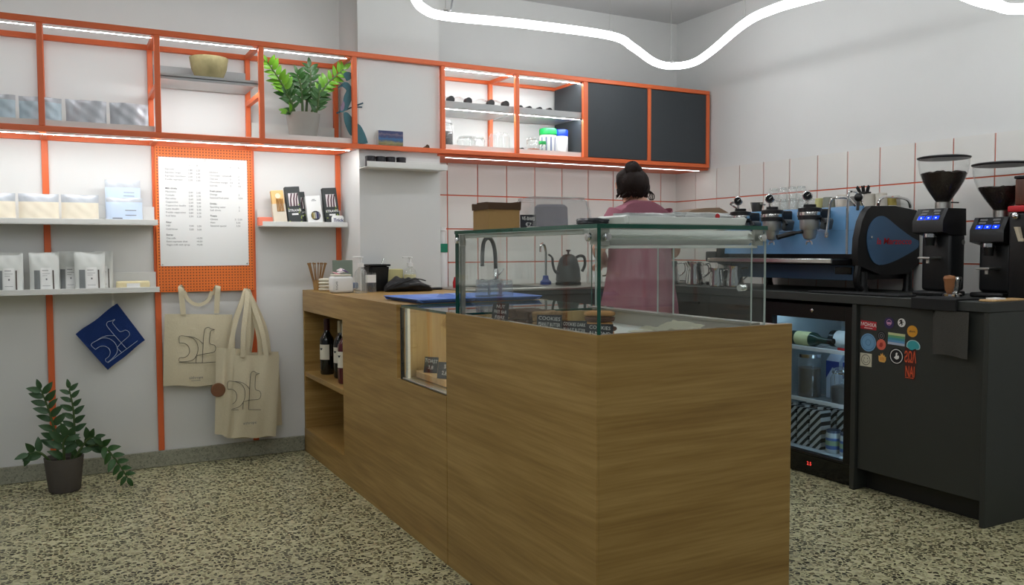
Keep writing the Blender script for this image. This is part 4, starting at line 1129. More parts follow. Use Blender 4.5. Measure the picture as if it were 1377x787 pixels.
MB().box(-.003, .03, -.02, .02, .0, .03, .004).build('scoop_handle', mat('blue_grey', (110, 124, 150), .5), th, loc=(.056, 0, .02))
th = thing('card_stand', 'grey green upright card stand behind the white sugar container', 'stand', (1.292, 4.25, ZW))
MB().box(-.053, .053, 0, .004, .0, .165, .001).box(-.053, .053, -.014, .030, 0, .004, .001).build('stand', MATS['grey_green'], th)
def pump(label, loc, liquid, h_=.19, r_=.031):
    th = thing('pump_bottle', label, 'bottle', loc)
    MB().lathe([(r_*.95, 0), (r_, .004), (r_, h_*.48), (r_*.85, h_*.58), (r_*.42, h_*.66), (r_*.40, h_*.70)], 28).build('bottle', MATS['clear_thick'], th)
    if liquid: MB().lathe([(r_*.9, .003), (r_*.93, .006), (r_*.93, h_*.46), (0, h_*.46)], 24).build('liquid', liquid, th)
    pp_ = MB().lathe([(r_*.5, h_*.69), (r_*.5, h_*.79), (r_*.2, h_*.80), (r_*.2, h_*.93), (r_*.42, h_*.94), (r_*.42, h_*.97), (0, h_*.98)], 20)
    pp_.box(-.042, .006, -.006, .006, h_*.94, h_*.975, .002)
    pp_.build('pump', MATS['white'], th)
    MB().tube([(0, 0, .01), (0, 0, h_*.7)], .0025, 6).build('dip_tube', MATS['white'], th)
    return th
pump('clear pump bottle beside the white sugar container', (1.342, 4.105, ZW), None)
pump('pump bottle of pale yellow soap before the pillar', (1.665, 4.255, ZW), MATS['soap'], .185, .034)
th = thing('clear_box', 'small clear plastic box with a white label next to the clear pump bottle', 'box', (1.405, 4.17, ZW))
MB().box(-.03, .03, -.03, .03, 0, .10, .002).build('box', MATS['plastic_clear'], th)
MB().box(-.028, .028, -.0312, -.0305, .05, .09).build('paper_label', MATS['paper'], th)
th = thing('black_bin', 'black square container with a pen standing in it on the counter', 'container', (1.478, 4.262, ZW))
mb = frust((.046, .045), (.056, .054), 0, .140)
mb.build('bin', MATS['black'], th, angle=30)
MB().box(-.060, .060, -.058, .058, .132, .142, .003).build('rim', MATS['black'], th)
MB().cyl((.035, .02, .135), (.052, .03, .172), .004, 8).build('pen', MATS['steel'], th)
tag(MB().box(-.045, .045, -.02, .02, 0, .115, .008).build('soap_pack', mat('yellow_pack', (206, 196, 140), .6), None, loc=(1.59, 4.295, ZW)), 'pale yellow packet standing behind the black pouch', 'packet')
mb = MB().grid(lambda u, t: Vector((.13*(2*t-1), .062*math.cos(2*PI*u)*math.sin(PI*(.03+.94*t))**.5*(1+.06*math.sin(11*u*PI+6*t)), (.022+.022*(1-t))*(1+math.sin(2*PI*u))*math.sin(PI*(.03+.94*t))**.5*(1+.12*math.sin(26*u+11*t)+.08*math.sin(47*u-7*t)+.05*math.sin(31*t)))), 64, 40, True)
mb.bm.verts.ensure_lookup_table(); mb.bm.faces.new([mb.bm.verts[i] for i in range(64)][::-1]); mb.bm.faces.new([mb.bm.verts[39*64+i] for i in range(64)])
th = thing('black_pouch', 'crumpled black fabric pouch lying on the counter before the pillar', 'pouch', (1.615, 4.15, ZW))
mb.build('fabric', MATS['black_soft'], th, angle=80)
MB().tube(spline([(-.02, -.062, .040), (.04, -.060, .045), (.09, -.048, .032), (.115, -.03, .025)], 5), .002, 6).build('zip', MATS['print_grey'], th)
MB().tube(spline([(-.10, -.05, .03), (-.05, -.064, .05), (.02, -.06, .066), (.08, -.04, .055)], 5), .003, 6).build('piping', MATS['black'], th)
tag(MB().box(-.05, .05, -.025, .025, 0, .012, .004).build('card_reader', MATS['black'], None, loc=(1.79, 4.24, ZW), rot=(0, 0, R(10))), 'slim black card reader beside the pouch and pillar', 'card reader')

# blue trays and tumblers
def btray(label, loc, rz, a, b):
    th = thing('serving_tray', label, 'tray', loc, rz, 'blue plastic trays')
    mb = MB().box(-a, a, -b, b, 0, .004, .001)
    for sx in (-1, 1):
        mb.box(sx*(a+.012)-.014, sx*(a+.012)+.014, -b-.02, b+.02, .008, .011, rot=(0, -sx*R(28), 0))
        mb.box(-a-.02, a+.02, sx*(b+.012)-.014, sx*(b+.012)+.014, .008, .011, rot=(sx*R(28), 0, 0))
    mb.build('tray', MATS['tray_blue'], th); return th
btray('empty blue plastic tray on the counter beside the tray of tumblers', (1.385, 3.32, HC+.0008), R(2), .11, .16)
btray('blue plastic tray carrying upturned glass tumblers', (1.684, 3.32, HC+.0008), R(-3), .13, .165)
tum = None
for k, (x, y) in enumerate(((1.640, 3.315), (1.712, 3.345), (1.725, 3.265), (1.755, 3.415), (1.672, 3.39))):
    if tum is None:
        tum = thing('glass_tumbler', '', 'glass', (x, y, HC+.0055))
        mb = MB().lathe([(.033, 0), (.0335, .004), (.029, .072), (.027, .078), (0, .078)], 20)
        for v in mb.bm.verts:
            a = math.atan2(v.co.y, v.co.x)
            if .01 < v.co.z < .075: v.co.x *= 1+.03*math.cos(a*10); v.co.y *= 1+.03*math.cos(a*10)
        mb.build('glass_wall', MATS['clear_thick'], tum)
        MB().lathe([(.0345, 0), (.0345, .004)], 20, cap=False).build('rim', MATS['clear_thick'], tum)
        MB().lathe([(.026, .066), (.026, .077), (0, .0775)], 20).build('thick_base', MATS['clear_thick'], tum)
        o = tum
    else: o = dup(tum, loc=(x, y, HC+.0055))
    tag(o, 'upturned ribbed glass tumbler on the blue tray', 'glass', 'tumblers on the blue tray')

# ------------------------------------------------------------------ back kitchen: sink run
ZK = .898
sk = thing('sink_cabinet', 'dark base cabinet with a pale steel sink worktop along the tiled wall', 'cabinet', (2.6, 4.35, 0))
def kp(par, name, m, *b, bev=.0015): return MB().box(*b, bev).build(name, m, par, True)
kp(sk, 'carcass', MATS['bar_dark'], 1.90, 3.20, 4.10, YW-.015, .10, .860)
kp(sk, 'plinth', MATS['black'], 1.90, 3.20, 4.14, YW-.015, 0, .10)
kp(sk, 'worktop', MATS['brushed'], 1.88, 3.196, 4.05, YW-.014, .885, ZK)
kp(sk, 'worktop_edge', MATS['bar_laminate'], 1.88, 3.196, 4.052, 4.075, .860, .8848)
for k in range(3):
    d = kp(sk, 'cabinet_door', MATS['bar_laminate'], 1.905+.432*k, 1.905+.432*(k+1)-.004, 4.082, 4.099, .105, .855)
    MB().box(1.905+.432*k+.15, 1.905+.432*k+.28, 4.070, 4.081, .80, .812, .002).build('handle', MATS['black'], d, True)
kp(sk, 'sink_bowl', MATS['steel'], 2.06, 2.44, 4.13, 4.48, ZK-.001, ZK+.002)
kp(sk, 'sink_well_shade', MATS['bar_dark'], 2.08, 2.42, 4.15, 4.44, ZK+.0021, ZK+.0026)  # flat dark sheet standing in for the shade inside the bowl
th = thing('kitchen_faucet', 'tall black gooseneck kitchen faucet at the sink', 'faucet', (2.32, 4.52, ZK+.0005))
MB().lathe([(.026, 0), (.026, .01), (.018, .014), (.018, .09), (.014, .10), (0, .10)], 20).build('base', MATS['chrome'], th)
MB().tube(spline([(0, 0, .09), (-.005, 0, .20), (-.022, 0, .262), (-.05, 0, .285), (-.078, 0, .262), (-.088, 0, .20), (-.09, 0, .115)], 6), .012, 10).build('spout', MATS['kettle_black'], th)
MB().cyl((.016, 0, .06), (.05, -.01, .10), .006, 8).build('lever', MATS['chrome'], th)
th = thing('filter_tap', 'slim chrome filter tap with a blue base', 'tap', (2.64, 4.47, ZK))
MB().tube(spline([(0, 0, .05), (0, 0, .19), (-.008, 0, .235), (-.022, 0, .25), (-.036, 0, .235), (-.038, 0, .20)], 6), .008, 10).build('spout', MATS['chrome'], th)
MB().lathe([(.034, 0), (.034, .018), (.020, .03), (.016, .055), (0, .056)], 20).build('base', mat('tap_blue', (40, 70, 150), .4), th)
th = thing('gooseneck_kettle', 'matt black gooseneck kettle on a round base by the sink', 'kettle', (2.735, 4.36, ZK))
MB().lathe([(.078, 0), (.078, .014), (.07, .020), (0, .020)], 32).build('heating_base', MATS['black'], th)
MB().lathe([(.072, .021), (.076, .03), (.070, .10), (.055, .155), (.036, .178), (.02, .186), (0, .188)], 32).build('body', MATS['kettle_black'], th)
MB().lathe([(.006, .185), (.006, .2), (.014, .205), (.014, .212), (0, .214)], 16).build('lid_knob', MATS['kettle_black'], th)
MB().tube(spline([(-.066, 0, .07), (-.095, 0, .085), (-.110, 0, .125), (-.115, 0, .165), (-.14, 0, .185)], 6), [.010]*6+[.008]*12+[.006]*7, 8).build('spout', MATS['kettle_black'], th)
MB().tube(spline([(.05, 0, .162), (.085, 0, .175), (.115, 0, .165), (.12, 0, .12), (.10, 0, .08)], 6), .009, 8).build('handle', MATS['black'], th)
th = thing('glass_carafe', 'small glass coffee carafe with black handle beside the kettle', 'carafe', (2.925, 4.36, ZK))
MB().lathe([(.04, 0), (.05, .01), (.052, .05), (.036, .10), (.030, .13), (.036, .15)], 24, cap=False).build('glass_body', MATS['clear_thick'], th)
MB().tube(spline([(.034, -.02, .13), (.07, -.04, .12), (.066, -.04, .06), (.05, -.02, .05)], 5), .005, 8).build('handle', MATS['black'], th)
tag(MB().lathe([(.05, 0), (.055, .004), (.055, .018), (.02, .024), (.012, .034), (0, .036)], 24).build('steel_dripper', MATS['steel'], None, loc=(3.04, 4.30, ZK)), 'low round steel dripper on the worktop beside the carafe', 'dripper')
th = thing('spray_bottle', 'white detergent bottle with a green label beside the pillar', 'bottle', (1.945, 4.47, ZK))
MB().lathe([(.032, 0), (.034, .006), (.034, .20), (.02, .24), (.016, .26)], 20).build('bottle', MATS['white'], th)
MB().lathe([(.018, .26), (.018, .32), (.026, .325), (.026, .345), (0, .346)], 16).build('cap', MATS['white'], th)
MB().box(-.022, .022, -.036, -.033, .20, .25).build('paper_label', mat('label_green', (30, 130, 100), .6), th)
tag(MB().lathe([(.018, 0), (.02, .03), (.014, .05), (.012, .06), (0, .062)], 16).build('red_jar', MATS['red'], None, loc=(1.985, 4.36, ZK)), 'small red jar on the worktop at the pillar corner', 'jar')

# ------------------------------------------------------------------ bar along the right wall
XB = 3.21
br = thing('bar_cabinet', 'dark grey coffee bar cabinet with stickers on its front panel', 'cabinet', (3.5, 2.3, 0))
LA = MATS['bar_laminate']
kp(br, 'end_panel', LA, 3.197, XR-.012, 2.008, 2.030, 0, .858)
kp(br, 'divider_panel', LA, 3.197, XR-.012, 2.630, 2.655, 0, .858)
fp = kp(br, 'front_panel', LA, XB+.004, XB+.022, 2.032, 2.628, .100, .856)
kp(br, 'plinth', MATS['bar_dark'], XB+.07, XB+.085, 2.032, 2.628, 0, .0995)
kp(br, 'back_panel', MATS['bar_dark'], XR-.03, XR-.013, 2.032, 2.628, .0, .856)
b2 = thing('base_cabinet', 'dark base cabinet under the espresso machine next to the fridge', 'cabinet', (3.5, 3.63, 0))
kp(b2, 'carcass', MATS['bar_dark'], XB+.02, XR-.012, 3.225, 4.045, .10, .857)
kp(b2, 'plinth', MATS['black'], XB+.07, XR-.012, 3.225, 4.045, 0, .0995)
for k in range(2):
    d = kp(b2, 'cabinet_door', LA, XB, XB+.018, 3.228+.41*k, 3.228+.41*(k+1)-.004, .105, .855)
    MB().box(XB-.012, XB-.001, 3.30+.41*k, 3.42+.41*k, .80, .812, .002).build('handle', MATS['black'], d, True)
wt = MB().box(3.192, XR-.010, 2.005, 4.045, .8585, ZK, .002).build('bar_worktop', LA, None)
tag(wt, 'long dark grey worktop of the coffee bar', 'worktop')
wt2 = MB().box(3.198, XR-.010, 4.047, YW-.013, .8585, ZK, .002).build('bar_worktop', LA, None)
tag(wt2, 'dark grey corner worktop where the bar meets the sink run', 'worktop')
b3 = thing('corner_cabinet', 'dark corner cabinet between the sink run and the bar', 'cabinet', (3.5, 4.35, 0))
kp(b3, 'carcass', MATS['bar_dark'], 3.205, XR-.012, 4.05, YW-.015, .0, .857)
kp(b3, 'filler_panel', LA, 3.201, 3.2049, 4.05, 4.6, .1, .857)

# stickers on the front panel (drawn about their own centre, right = -Y, up = Z)
def stk(name, label, y, z, mb_fn, roll=0.):
    root = None
    for k, (mb, m, nm) in enumerate(mb_fn(wallx(XB+.0035, y, z, roll))):
        if root is None:
            root = mb.build(name, m, fp, True, normals=(k == 0)); tag(root, label)
        else: mb.build(nm, m, root, True, normals=False)
def disc(r_, m, d=.0006, sx=1.): return lambda M_: MB().lathe([(r_, 0), (r_, d)], 28, mtx=M_, sx=sx)
def ringtube(r_, M_, w_=.0012, d=.0009):
    return MB().lathe([(r_-w_, d), (r_+w_, d)], 28, mtx=M_, cap=False)
c_ = lambda n, rgb: mat('sticker_'+n, rgb, .6)
stk('sticker', 'red rectangular sticker with white letters', 2.577, .764, lambda M_: [(MB().box(-.042, .042, 0-.018, .018, 0, .0006) if False else MB().prism([(-.042, -.018), (.042, -.018), (.042, .020), (-.042, .020)], .0006, M_), c_('red', (186, 40, 52)), ''), (MB().text('МОНХА', .0225, M_ @ Matrix.Translation((0, -.004, 0)), 'CENTER', .001, True), MATS['white'], 'lettering'), (MB().prism([(-.022, -.013), (.022, -.013), (.022, -.0105), (-.022, -.0105)], .0002, M_, .0008), MATS['white'], 'small_lettering')], R(-2))
stk('sticker', 'round dark purple sticker with a pale emblem', 2.470, .783, lambda M_: [(disc(.025, 0)(M_), c_('purple', (58, 48, 92)), ''), (MB().lathe([(.011, .0009), (.0135, .0009)], 20, mtx=M_ @ Matrix.Translation((0, .003, 0)), cap=False).prism([(-.010, -.005), (.010, -.005), (.010, .004), (-.010, .004)], .0002, M_, .0008), c_('pink', (206, 150, 186)), 'emblem')])
stk('sticker', 'round white sticker with a black running figure', 2.408, .789, lambda M_: [(disc(.019, 0)(M_), MATS['white'], ''), (MB().prism([(-.006, .012), (.004, .013), (.002, .006), (.010, .004), (.009, .001), (.003, .002), (.006, -.006), (.002, -.013), (-.001, -.012), (.001, -.006), (-.005, -.004), (-.010, -.010), (-.012, -.007), (-.006, .0), (-.004, .006), (-.011, .004), (-.012, .007)], .0002, M_, .0008), MATS['black'], 'emblem')])
stk('sticker', 'round orange yellow sticker with dark lettering', 2.355, .756, lambda M_: [(disc(.025, 0)(M_), c_('amber', (222, 156, 48)), ''), (MB().text('akura', .013, M_ @ Matrix.Translation((0, -.004, 0)), 'CENTER', .001, True), MATS['print_dark'], 'lettering')])
stk('sticker', 'large round pale blue sticker with a faint ring', 2.577, .687, lambda M_: [(disc(.041, 0)(M_), c_('sky', (112, 158, 196)), ''), (ringtube(.034, M_).lathe([(.012, .0009), (.014, .0009)], 20, mtx=M_, cap=False), c_('sky_dark', (74, 112, 150)), 'emblem')])
stk('sticker', 'small round black sticker tucked above the coral one', 2.508, .723, lambda M_: [(disc(.022, 0)(M_), c_('ink', (30, 30, 34)), ''), (ringtube(.015, M_).lathe([(.005, .0009), (.008, .0009)], 16, mtx=M_, cap=False), MATS['print_grey'], 'emblem')])
stk('sticker', 'round coral sticker below the small black one', 2.508, .684, lambda M_: [(disc(.024, 0)(M_ @ Matrix.Translation((0, 0, .0008))), c_('coral', (214, 104, 86)), ''), (MB().prism([(-.010, -.008), (.002, -.012), (.010, -.002), (.006, .010), (-.006, .008)], .0002, M_, .0018), c_('coral_dark', (168, 62, 54)), 'emblem')])
def rainbow(M_):
    out = [(MB().prism([(-.042, -.026), (.042, -.026), (.042, .026), (-.042, .026)], .0006, M_), c_('pale_stripe', (206, 206, 190)), '')]
    for k, c in enumerate(((196, 202, 150), (100, 160, 116), (74, 148, 160), (96, 150, 196), (176, 186, 204))):
        out.append((MB().prism([(-.042, .026-.0104*(k+1)), (.042, .026-.0104*(k+1)), (.042, .026-.0104*k), (-.042, .026-.0104*k)], .0002, M_, .0008), c_('stripe%d' % k, c), 'stripe'))
    return out
stk('sticker', 'rectangular sticker with pale rainbow stripes', 2.432, .715, rainbow, R(-2))
stk('sticker', 'turquoise cloud shaped sticker with a pale rim', 2.350, .695, lambda M_: [(MB().prism([(p.x, p.y) for p in spline([(-.032, -.008, 0), (-.030, .008, 0), (-.018, .020, 0), (0, .024, 0), (.018, .020, 0), (.032, .006, 0), (.033, -.010, 0), (.024, -.016, 0), (.008, -.016, 0), (0, -.022, 0), (-.014, -.023, 0), (-.024, -.014, 0), (-.032, -.008, 0)], 3)[:-1]], .0006, M_), c_('rim', (176, 214, 214)), ''), (MB().prism([(p.x*.86, p.y*.86) for p in spline([(-.032, -.008, 0), (-.030, .008, 0), (-.018, .020, 0), (0, .024, 0), (.018, .020, 0), (.032, .006, 0), (.033, -.010, 0), (.024, -.016, 0), (.008, -.016, 0), (0, -.022, 0), (-.014, -.023, 0), (-.024, -.014, 0), (-.032, -.008, 0)], 3)[:-1]], .0002, M_, .0008), c_('turq', (62, 164, 172)), 'fill')])
stk('sticker', 'square cream sticker with a simple drawn smiley', 2.588, .607, lambda M_: [(MB().prism([(-.031, -.030), (.031, -.030), (.031, .030), (-.031, .030)], .0006, M_), c_('cream', (206, 202, 182)), ''), (ringtube(.023, M_, .0012).lathe([(0, .0009), (.0025, .0009)], 8, mtx=M_ @ Matrix.Translation((-.008, .007, 0)), cap=False).lathe([(0, .0009), (.0025, .0009)], 8, mtx=M_ @ Matrix.Translation((.009, .007, 0)), cap=False).tube([M_ @ Vector((.013*math.cos(a), .013*math.sin(a), .0009)) for a in [PI+PI*k/8 for k in range(9)]], .0009, 4), MATS['print_dark'], 'smile')])
stk('sticker', 'small yellow sticker of flames or fries', 2.502, .626, lambda M_: [(MB().prism([(-.018, -.014), (-.012, -.020), (.012, -.020), (.019, -.010), (.019, .006), (.013, .004), (.011, .014), (.006, .008), (.001, .022), (-.003, .012), (-.008, .018), (-.010, .006), (-.019, .008)], .0006, M_), c_('fries', (226, 172, 88)), ''), (MB().prism([(-.010, -.012), (-.007, -.012), (-.007, .002), (-.010, .002)], .0002, M_, .0008).prism([(-.002, -.012), (.001, -.012), (.001, .004), (-.002, .004)], .0002, M_, .0008).prism([(.006, -.012), (.009, -.012), (.009, .002), (.006, .002)], .0002, M_, .0008), c_('fries_dark', (190, 110, 50)), 'marks')])
stk('sticker', 'round black sticker with a white ring and bird emblem', 2.430, .640, lambda M_: [(disc(.038, 0)(M_ @ Matrix.Translation((0, 0, .0002))), c_('ink2', (26, 28, 32)), ''), (ringtube(.030, M_, .0016, .0012), MATS['white'], 'ring'), (MB().prism([(p.x, p.y) for p in spline([(-.012, -.006, 0), (-.004, .002, 0), (-.004, .012, 0), (.002, .017, 0), (.006, .012, 0), (.003, .003, 0), (.012, .004, 0), (.012, -.008, 0), (0, -.014, 0), (-.012, -.006, 0)], 3)[:-1]], .0002, M_, .001), MATS['white'], 'emblem')])
def scrawl(M_):
    out = [(MB().prism([(-.026, -.066), (.022, -.068), (.027, -.04), (.024, .0), (.028, .066), (-.026, .068), (-.028, .03), (-.024, .0), (-.028, -.03)], .0006, M_), c_('maroon', (78, 34, 30)), '')]
    mb = MB()
    for l, y0 in (('ƧΩΛ', .006), ('NAI', -.056)):
        mb.text(l, .066, M_ @ Matrix.Translation((0, y0, 0)), 'CENTER', .001, True, sxf=.42)
    mb.tube([M_ @ Vector((-.022+.0045*k, -.062+.002*(k % 2), .0012)) for k in range(10)], .0014, 5)
    out.append((mb, c_('flame', (222, 92, 52)), 'lettering')); return out
stk('sticker', 'tall red orange sticker with scrawled letters', 2.362, .615, scrawl)

# towel, mat, tampers
th = thing('bar_towel', 'grey bar towel hanging over the worktop edge', 'towel', (3.19, 2.16, .67))
mb = MB().grid(lambda u, t: Vector((3.186-.004*math.sin(u*8)*(1-t)-.003, 2.238-.156*u, .672+.184*t+.004*math.sin(u*5)*(1-t))), 14, 10)
bmesh.ops.solidify(mb.bm, geom=mb.bm.faces[:], thickness=.006)
mb.build('cloth', MATS['towel_grey'], th, True, angle=60)
th = thing('corner_mat', 'black rubber tamping mat folded over the bar edge', 'mat', (3.25, 2.235, ZK))
MB().box(3.178, 3.33, 2.135, 2.338, ZK+.0005, ZK+.008, .002).build('mat_top', MATS['dark_rubber'], th, True)
MB().box(3.176, 3.190, 2.135, 2.338, .856, ZK+.006, .002).build('mat_lip', MATS['dark_rubber'], th, True)
def tamper(label, loc, wood):
    th = thing('tamper', label, 'tamper', loc)
    MB().lathe([(.026, 0), (.026, .012), (.018, .017), (.010, .020)], 24).build('steel_base', MATS['chrome'], th)
    MB().lathe([(.010, .019), (.016, .026), (.019, .045), (.020, .062), (.024, .078), (.020, .088), (0, .092)], 24).build('handle', wood, th)
tamper('coffee tamper with a light wooden handle on the rubber mat', (3.295, 2.245, ZK+.0085), mat('tamper_wood', (158, 106, 68), .5))
tamper('chrome coffee tamper between the two grinders', (3.46, 2.327, ZK), MATS['steel'])
tag(MB().box(3.21, 3.33, 2.42, 2.93, ZK+.0005, ZK+.010, .004).build('rubber_mat', MATS['dark_rubber'], None), 'long black rubber mat on the bar before the espresso machine', 'mat')
th = thing('wooden_tray', 'thin wooden tray with a white card at the bar end', 'tray', (3.33, 2.045, ZK))
MB().box(-.09, .13, -.025, .035, 0, .008, .002).build('board', MATS['beech'], th)
MB().box(-.06, .0, -.02, .025, .008, .014, .001).build('card', MATS['paper'], th)

# ------------------------------------------------------------------ glass-door fridge
fg = thing('bar_fridge', 'black under-counter fridge with a lit glass door', 'fridge', (3.48, 2.93, 0))
FY0, FY1 = 2.660, 3.218
for b in ((3.26, XR-.02, FY0, FY0+.03, .0, .842), (3.26, XR-.02, FY1-.03, FY1, .0, .842)): kp(fg, 'side_wall', MATS['black'], *b)
kp(fg, 'top_wall', MATS['black'], 3.26, XR-.02, FY0+.03, FY1-.03, .812, .842)
kp(fg, 'base', MATS['black'], 3.235, XR-.02, FY0+.03, FY1-.03, .0, .10)
kp(fg, 'liner_back', MATS['fridge_white'], XR-.05, XR-.03, FY0+.03, FY1-.03, .10, .812)
for a, b in ((FY0+.031, FY0+.036), (FY1-.036, FY1-.031)): kp(fg, 'liner_side', MATS['fridge_white'], 3.27, XR-.05, a, b, .10, .812, bev=0)
kp(fg, 'liner_floor', MATS['fridge_white'], 3.265, XR-.05, FY0+.037, FY1-.037, .1005, .106, bev=0)
kp(fg, 'liner_top', MATS['fridge_white'], 3.27, XR-.05, FY0+.037, FY1-.037, .806, .8115, bev=0)
MB().box(3.275, 3.29, FY0+.05, FY1-.05, .797, .805).build('light_strip', MATS['led_cool'], fg, True)
MB().box(3.262, 3.27, FY0+.040, FY0+.048, .13, .78).build('light_strip', MATS['led_cool'], fg, True)
mb = MB()
for b in ((FY0, FY0+.052, .10, .842), (FY1-.052, FY1, .10, .842), (FY0+.052, FY1-.052, .772, .842), (FY0+.052, FY1-.052, .10, .112)): mb.box(3.218, 3.256, b[0], b[1], b[2], b[3], .002)
door = mb.build('door_frame', MATS['black'], fg, True)
pane('door_pane', door, (3.230, 3.236, FY0+.050, FY1-.050, .110, .774), gm='fridge_pane')
MB().lathe([(.009, 0), (.009, .004), (.006, .006), (0, .006)], 16, mtx=wallx(3.2175, 2.905, .812)).build('lock', MATS['chrome'], door, True)
kp(fg, 'kick_grille', MATS['black_gloss'], 3.224, 3.234, FY0+.002, FY1-.002, .004, .098)
MB().text('2.5', .024, wallx(3.2235, 2.93, .048), 'LEFT', .0004, True).build('red_display', MATS['display_red'], fg, True, normals=False)
for z in (.352, .612):
    mb = MB()
    for k in range(12): mb.cyl((3.30, FY0+.05+k*.0415, z), (3.72, FY0+.05+k*.0415, z), .0022, 6)
    for x in (3.30, 3.50, 3.72): mb.cyl((x, FY0+.04, z-.004), (x, FY1-.04, z-.004), .003, 6)
    o = mb.build('wire_shelf', MATS['white_metal'], fg, True)
    MB().box(3.290, 3.298, FY0+.04, FY1-.04, z-.010, z+.010, .002).build('shelf_front', MATS['white'], o, True)
gb = 'food and drink inside the fridge'
# top shelf
def lying(label, y, m_body, m_lab, r_=.036, l=.26, z=.6145, x=3.38):
    th = thing('bottle', label, 'bottle', (x, y, z+r_), 0, gb)
    mt = Matrix.Rotation(PI/2, 4, 'X') if False else Matrix.Rotation(PI/2, 4, 'X')
    MB().lathe([(0, 0), (r_*.9, 0), (r_, .005), (r_, l*.58), (r_*.45, l*.72), (r_*.38, l), (0, l)], 20, mtx=mt).build('glass_body', m_body, th)
    MB().lathe([(r_+.0006, l*.15), (r_+.0006, l*.5)], 20, mtx=mt, cap=False).build('paper_label', m_lab, th)
    MB().lathe([(r_*.44, l*.9), (r_*.44, l+.004), (0, l+.004)], 14, mtx=mt).build('cap', MATS['black'], th)
lying('green bottle with a pale yellow label lying on the fridge top shelf', 3.17, mat('bottle_green', (40, 60, 50), .15), mat('label_yellow', (220, 216, 160), .6), x=3.37)
lying('dark bottle with a white label lying on the fridge top shelf', 2.99, mat('bottle_dark', (30, 36, 40), .15), MATS['paper'], .042, .26, x=3.46)
tag(MB().box(3.31, 3.44, 2.72, 2.83, .6145, .622).box(3.31, 3.312, 2.72, 2.83, .622, .632).build('red_tray', MATS['red'], None), 'flat red tray on the fridge top shelf', 'tray', gb)
tag(MB().lathe([(.07, 0), (.10, .03), (.11, .07), (.105, .07), (.065, .006), (0, .006)], 24).build('glass_bowl', MATS['clear_thick'], None, loc=(3.63, 2.95, .6145)), 'wide clear bowl at the back of the fridge top shelf', 'bowl', gb)
# middle shelf
th = thing('storage_jar', 'tall jar of brown liquid on the fridge middle shelf', 'jar', (3.37, 3.055, .3545), 0, gb)
MB().lathe([(.055, 0), (.058, .005), (.058, .19), (.05, .205)], 24, cap=False).build('glass_body', MATS['clear_thick'], th)
MB().lathe([(.053, .003), (.055, .006), (.055, .15), (0, .15)], 20).build('contents', mat('brown_liquid', (96, 74, 50), .4), th)
MB().lathe([(.060, .205), (.060, .222), (0, .224)], 24).build('lid', MATS['steel'], th)
for k, (y, x) in enumerate(((2.955, 3.46), (2.86, 3.47), (2.775, 3.48))):
    th = thing('milk_carton', ['white and blue milk carton behind the brown jar', 'white and blue milk carton behind the clip jar', 'white and blue milk carton near the fridge wall'][k], 'carton', (x, y, .3545), 0, gb)
    MB().box(-.036, .036, -.040, .040, 0, .19, .002).prism([(-.036, .19), (.036, .19), (.004, .225), (-.004, .225)], .08, Matrix.Translation((0, .04, 0)) @ Matrix.Rotation(PI/2, 4, 'X')).build('carton', MATS['bag_blue'], th)
    MB().prism([(-.04, .10), (.0, .16), (.04, .13), (.04, .19), (-.04, .19)], .0008, wallx(-.037, 0, 0)).build('blue_print', mat('carton_blue', (44, 74, 160), .6), th, normals=False)
th = thing('clip_jar', 'wide clip-top jar of dark beans on the fridge middle shelf', 'jar', (3.37, 2.835, .3545), 0, gb)
MB().lathe([(.06, 0), (.066, .006), (.066, .125), (.052, .15)], 24, cap=False).build('glass_body', MATS['clear_thick'], th)
MB().lathe([(.061, .003), (.063, .08), (.04, .088), (0, .09)], 20).build('contents', MATS['beans'], th)
MB().lathe([(.056, .15), (.058, .156), (.056, .170), (.03, .178), (0, .178)], 24).build('lid', MATS['clear_thick'], th)
MB().lathe([(.059, .148), (.059, .154)], 24, cap=False).tube([(-.066, 0, .09), (-.070, 0, .15), (-.058, 0, .168)], .002, 5).build('clip_wire', MATS['steel'], th)
th = thing('sauce_bottle', 'small dark sauce bottle with a yellow and red label in the fridge', 'bottle', (3.335, 2.742, .3545), 0, gb)
MB().lathe([(.024, 0), (.026, .004), (.026, .10), (.012, .14), (.012, .17), (0, .171)], 18).build('glass_body', mat('sauce_dark', (30, 18, 12), .15), th)
MB().lathe([(.0266, .015), (.0266, .055)], 18, cap=False).build('red_label', MATS['red'], th)
MB().lathe([(.0267, .055), (.0267, .09)], 18, cap=False).build('yellow_label', mat('lbl_yel', (226, 186, 48), .6), th)
# bottom: striped cartons and jars
def make_stripe():
    m, nt, b, L = nodes('diagonal_stripe')
    tc = nt.nodes.new('ShaderNodeTexCoord'); sp = nt.nodes.new('ShaderNodeSeparateXYZ'); L(tc.outputs['Object'], sp.inputs[0])
    a = nt.nodes.new('ShaderNodeMath'); a.operation = 'SUBTRACT'; L(sp.outputs['Z'], a.inputs[0]); 
    ab = nt.nodes.new('ShaderNodeMath'); ab.operation = 'MULTIPLY'; ab.inputs[1].default_value = -1.; L(sp.outputs['Y'], ab.inputs[0]); L(ab.outputs[0], a.inputs[1])
    c = nt.nodes.new('ShaderNodeMath'); c.operation = 'MULTIPLY'; c.inputs[1].default_value = 1/.042; L(a.outputs[0], c.inputs[0])
    f = nt.nodes.new('ShaderNodeMath'); f.operation = 'FRACT'; L(c.outputs[0], f.inputs[0])
    g = nt.nodes.new('ShaderNodeMath'); g.operation = 'GREATER_THAN'; g.inputs[1].default_value = .5; L(f.outputs[0], g.inputs[0])
    mx = nt.nodes.new('ShaderNodeMix'); mx.data_type = 'RGBA'; mx.inputs[6].default_value = (*lin((22, 24, 26)), 1); mx.inputs[7].default_value = (*lin((206, 206, 204)), 1); L(g.outputs[0], mx.inputs[0]); L(mx.outputs[2], b.inputs['Base Color'])
    return m
SM = make_stripe()
ca = None
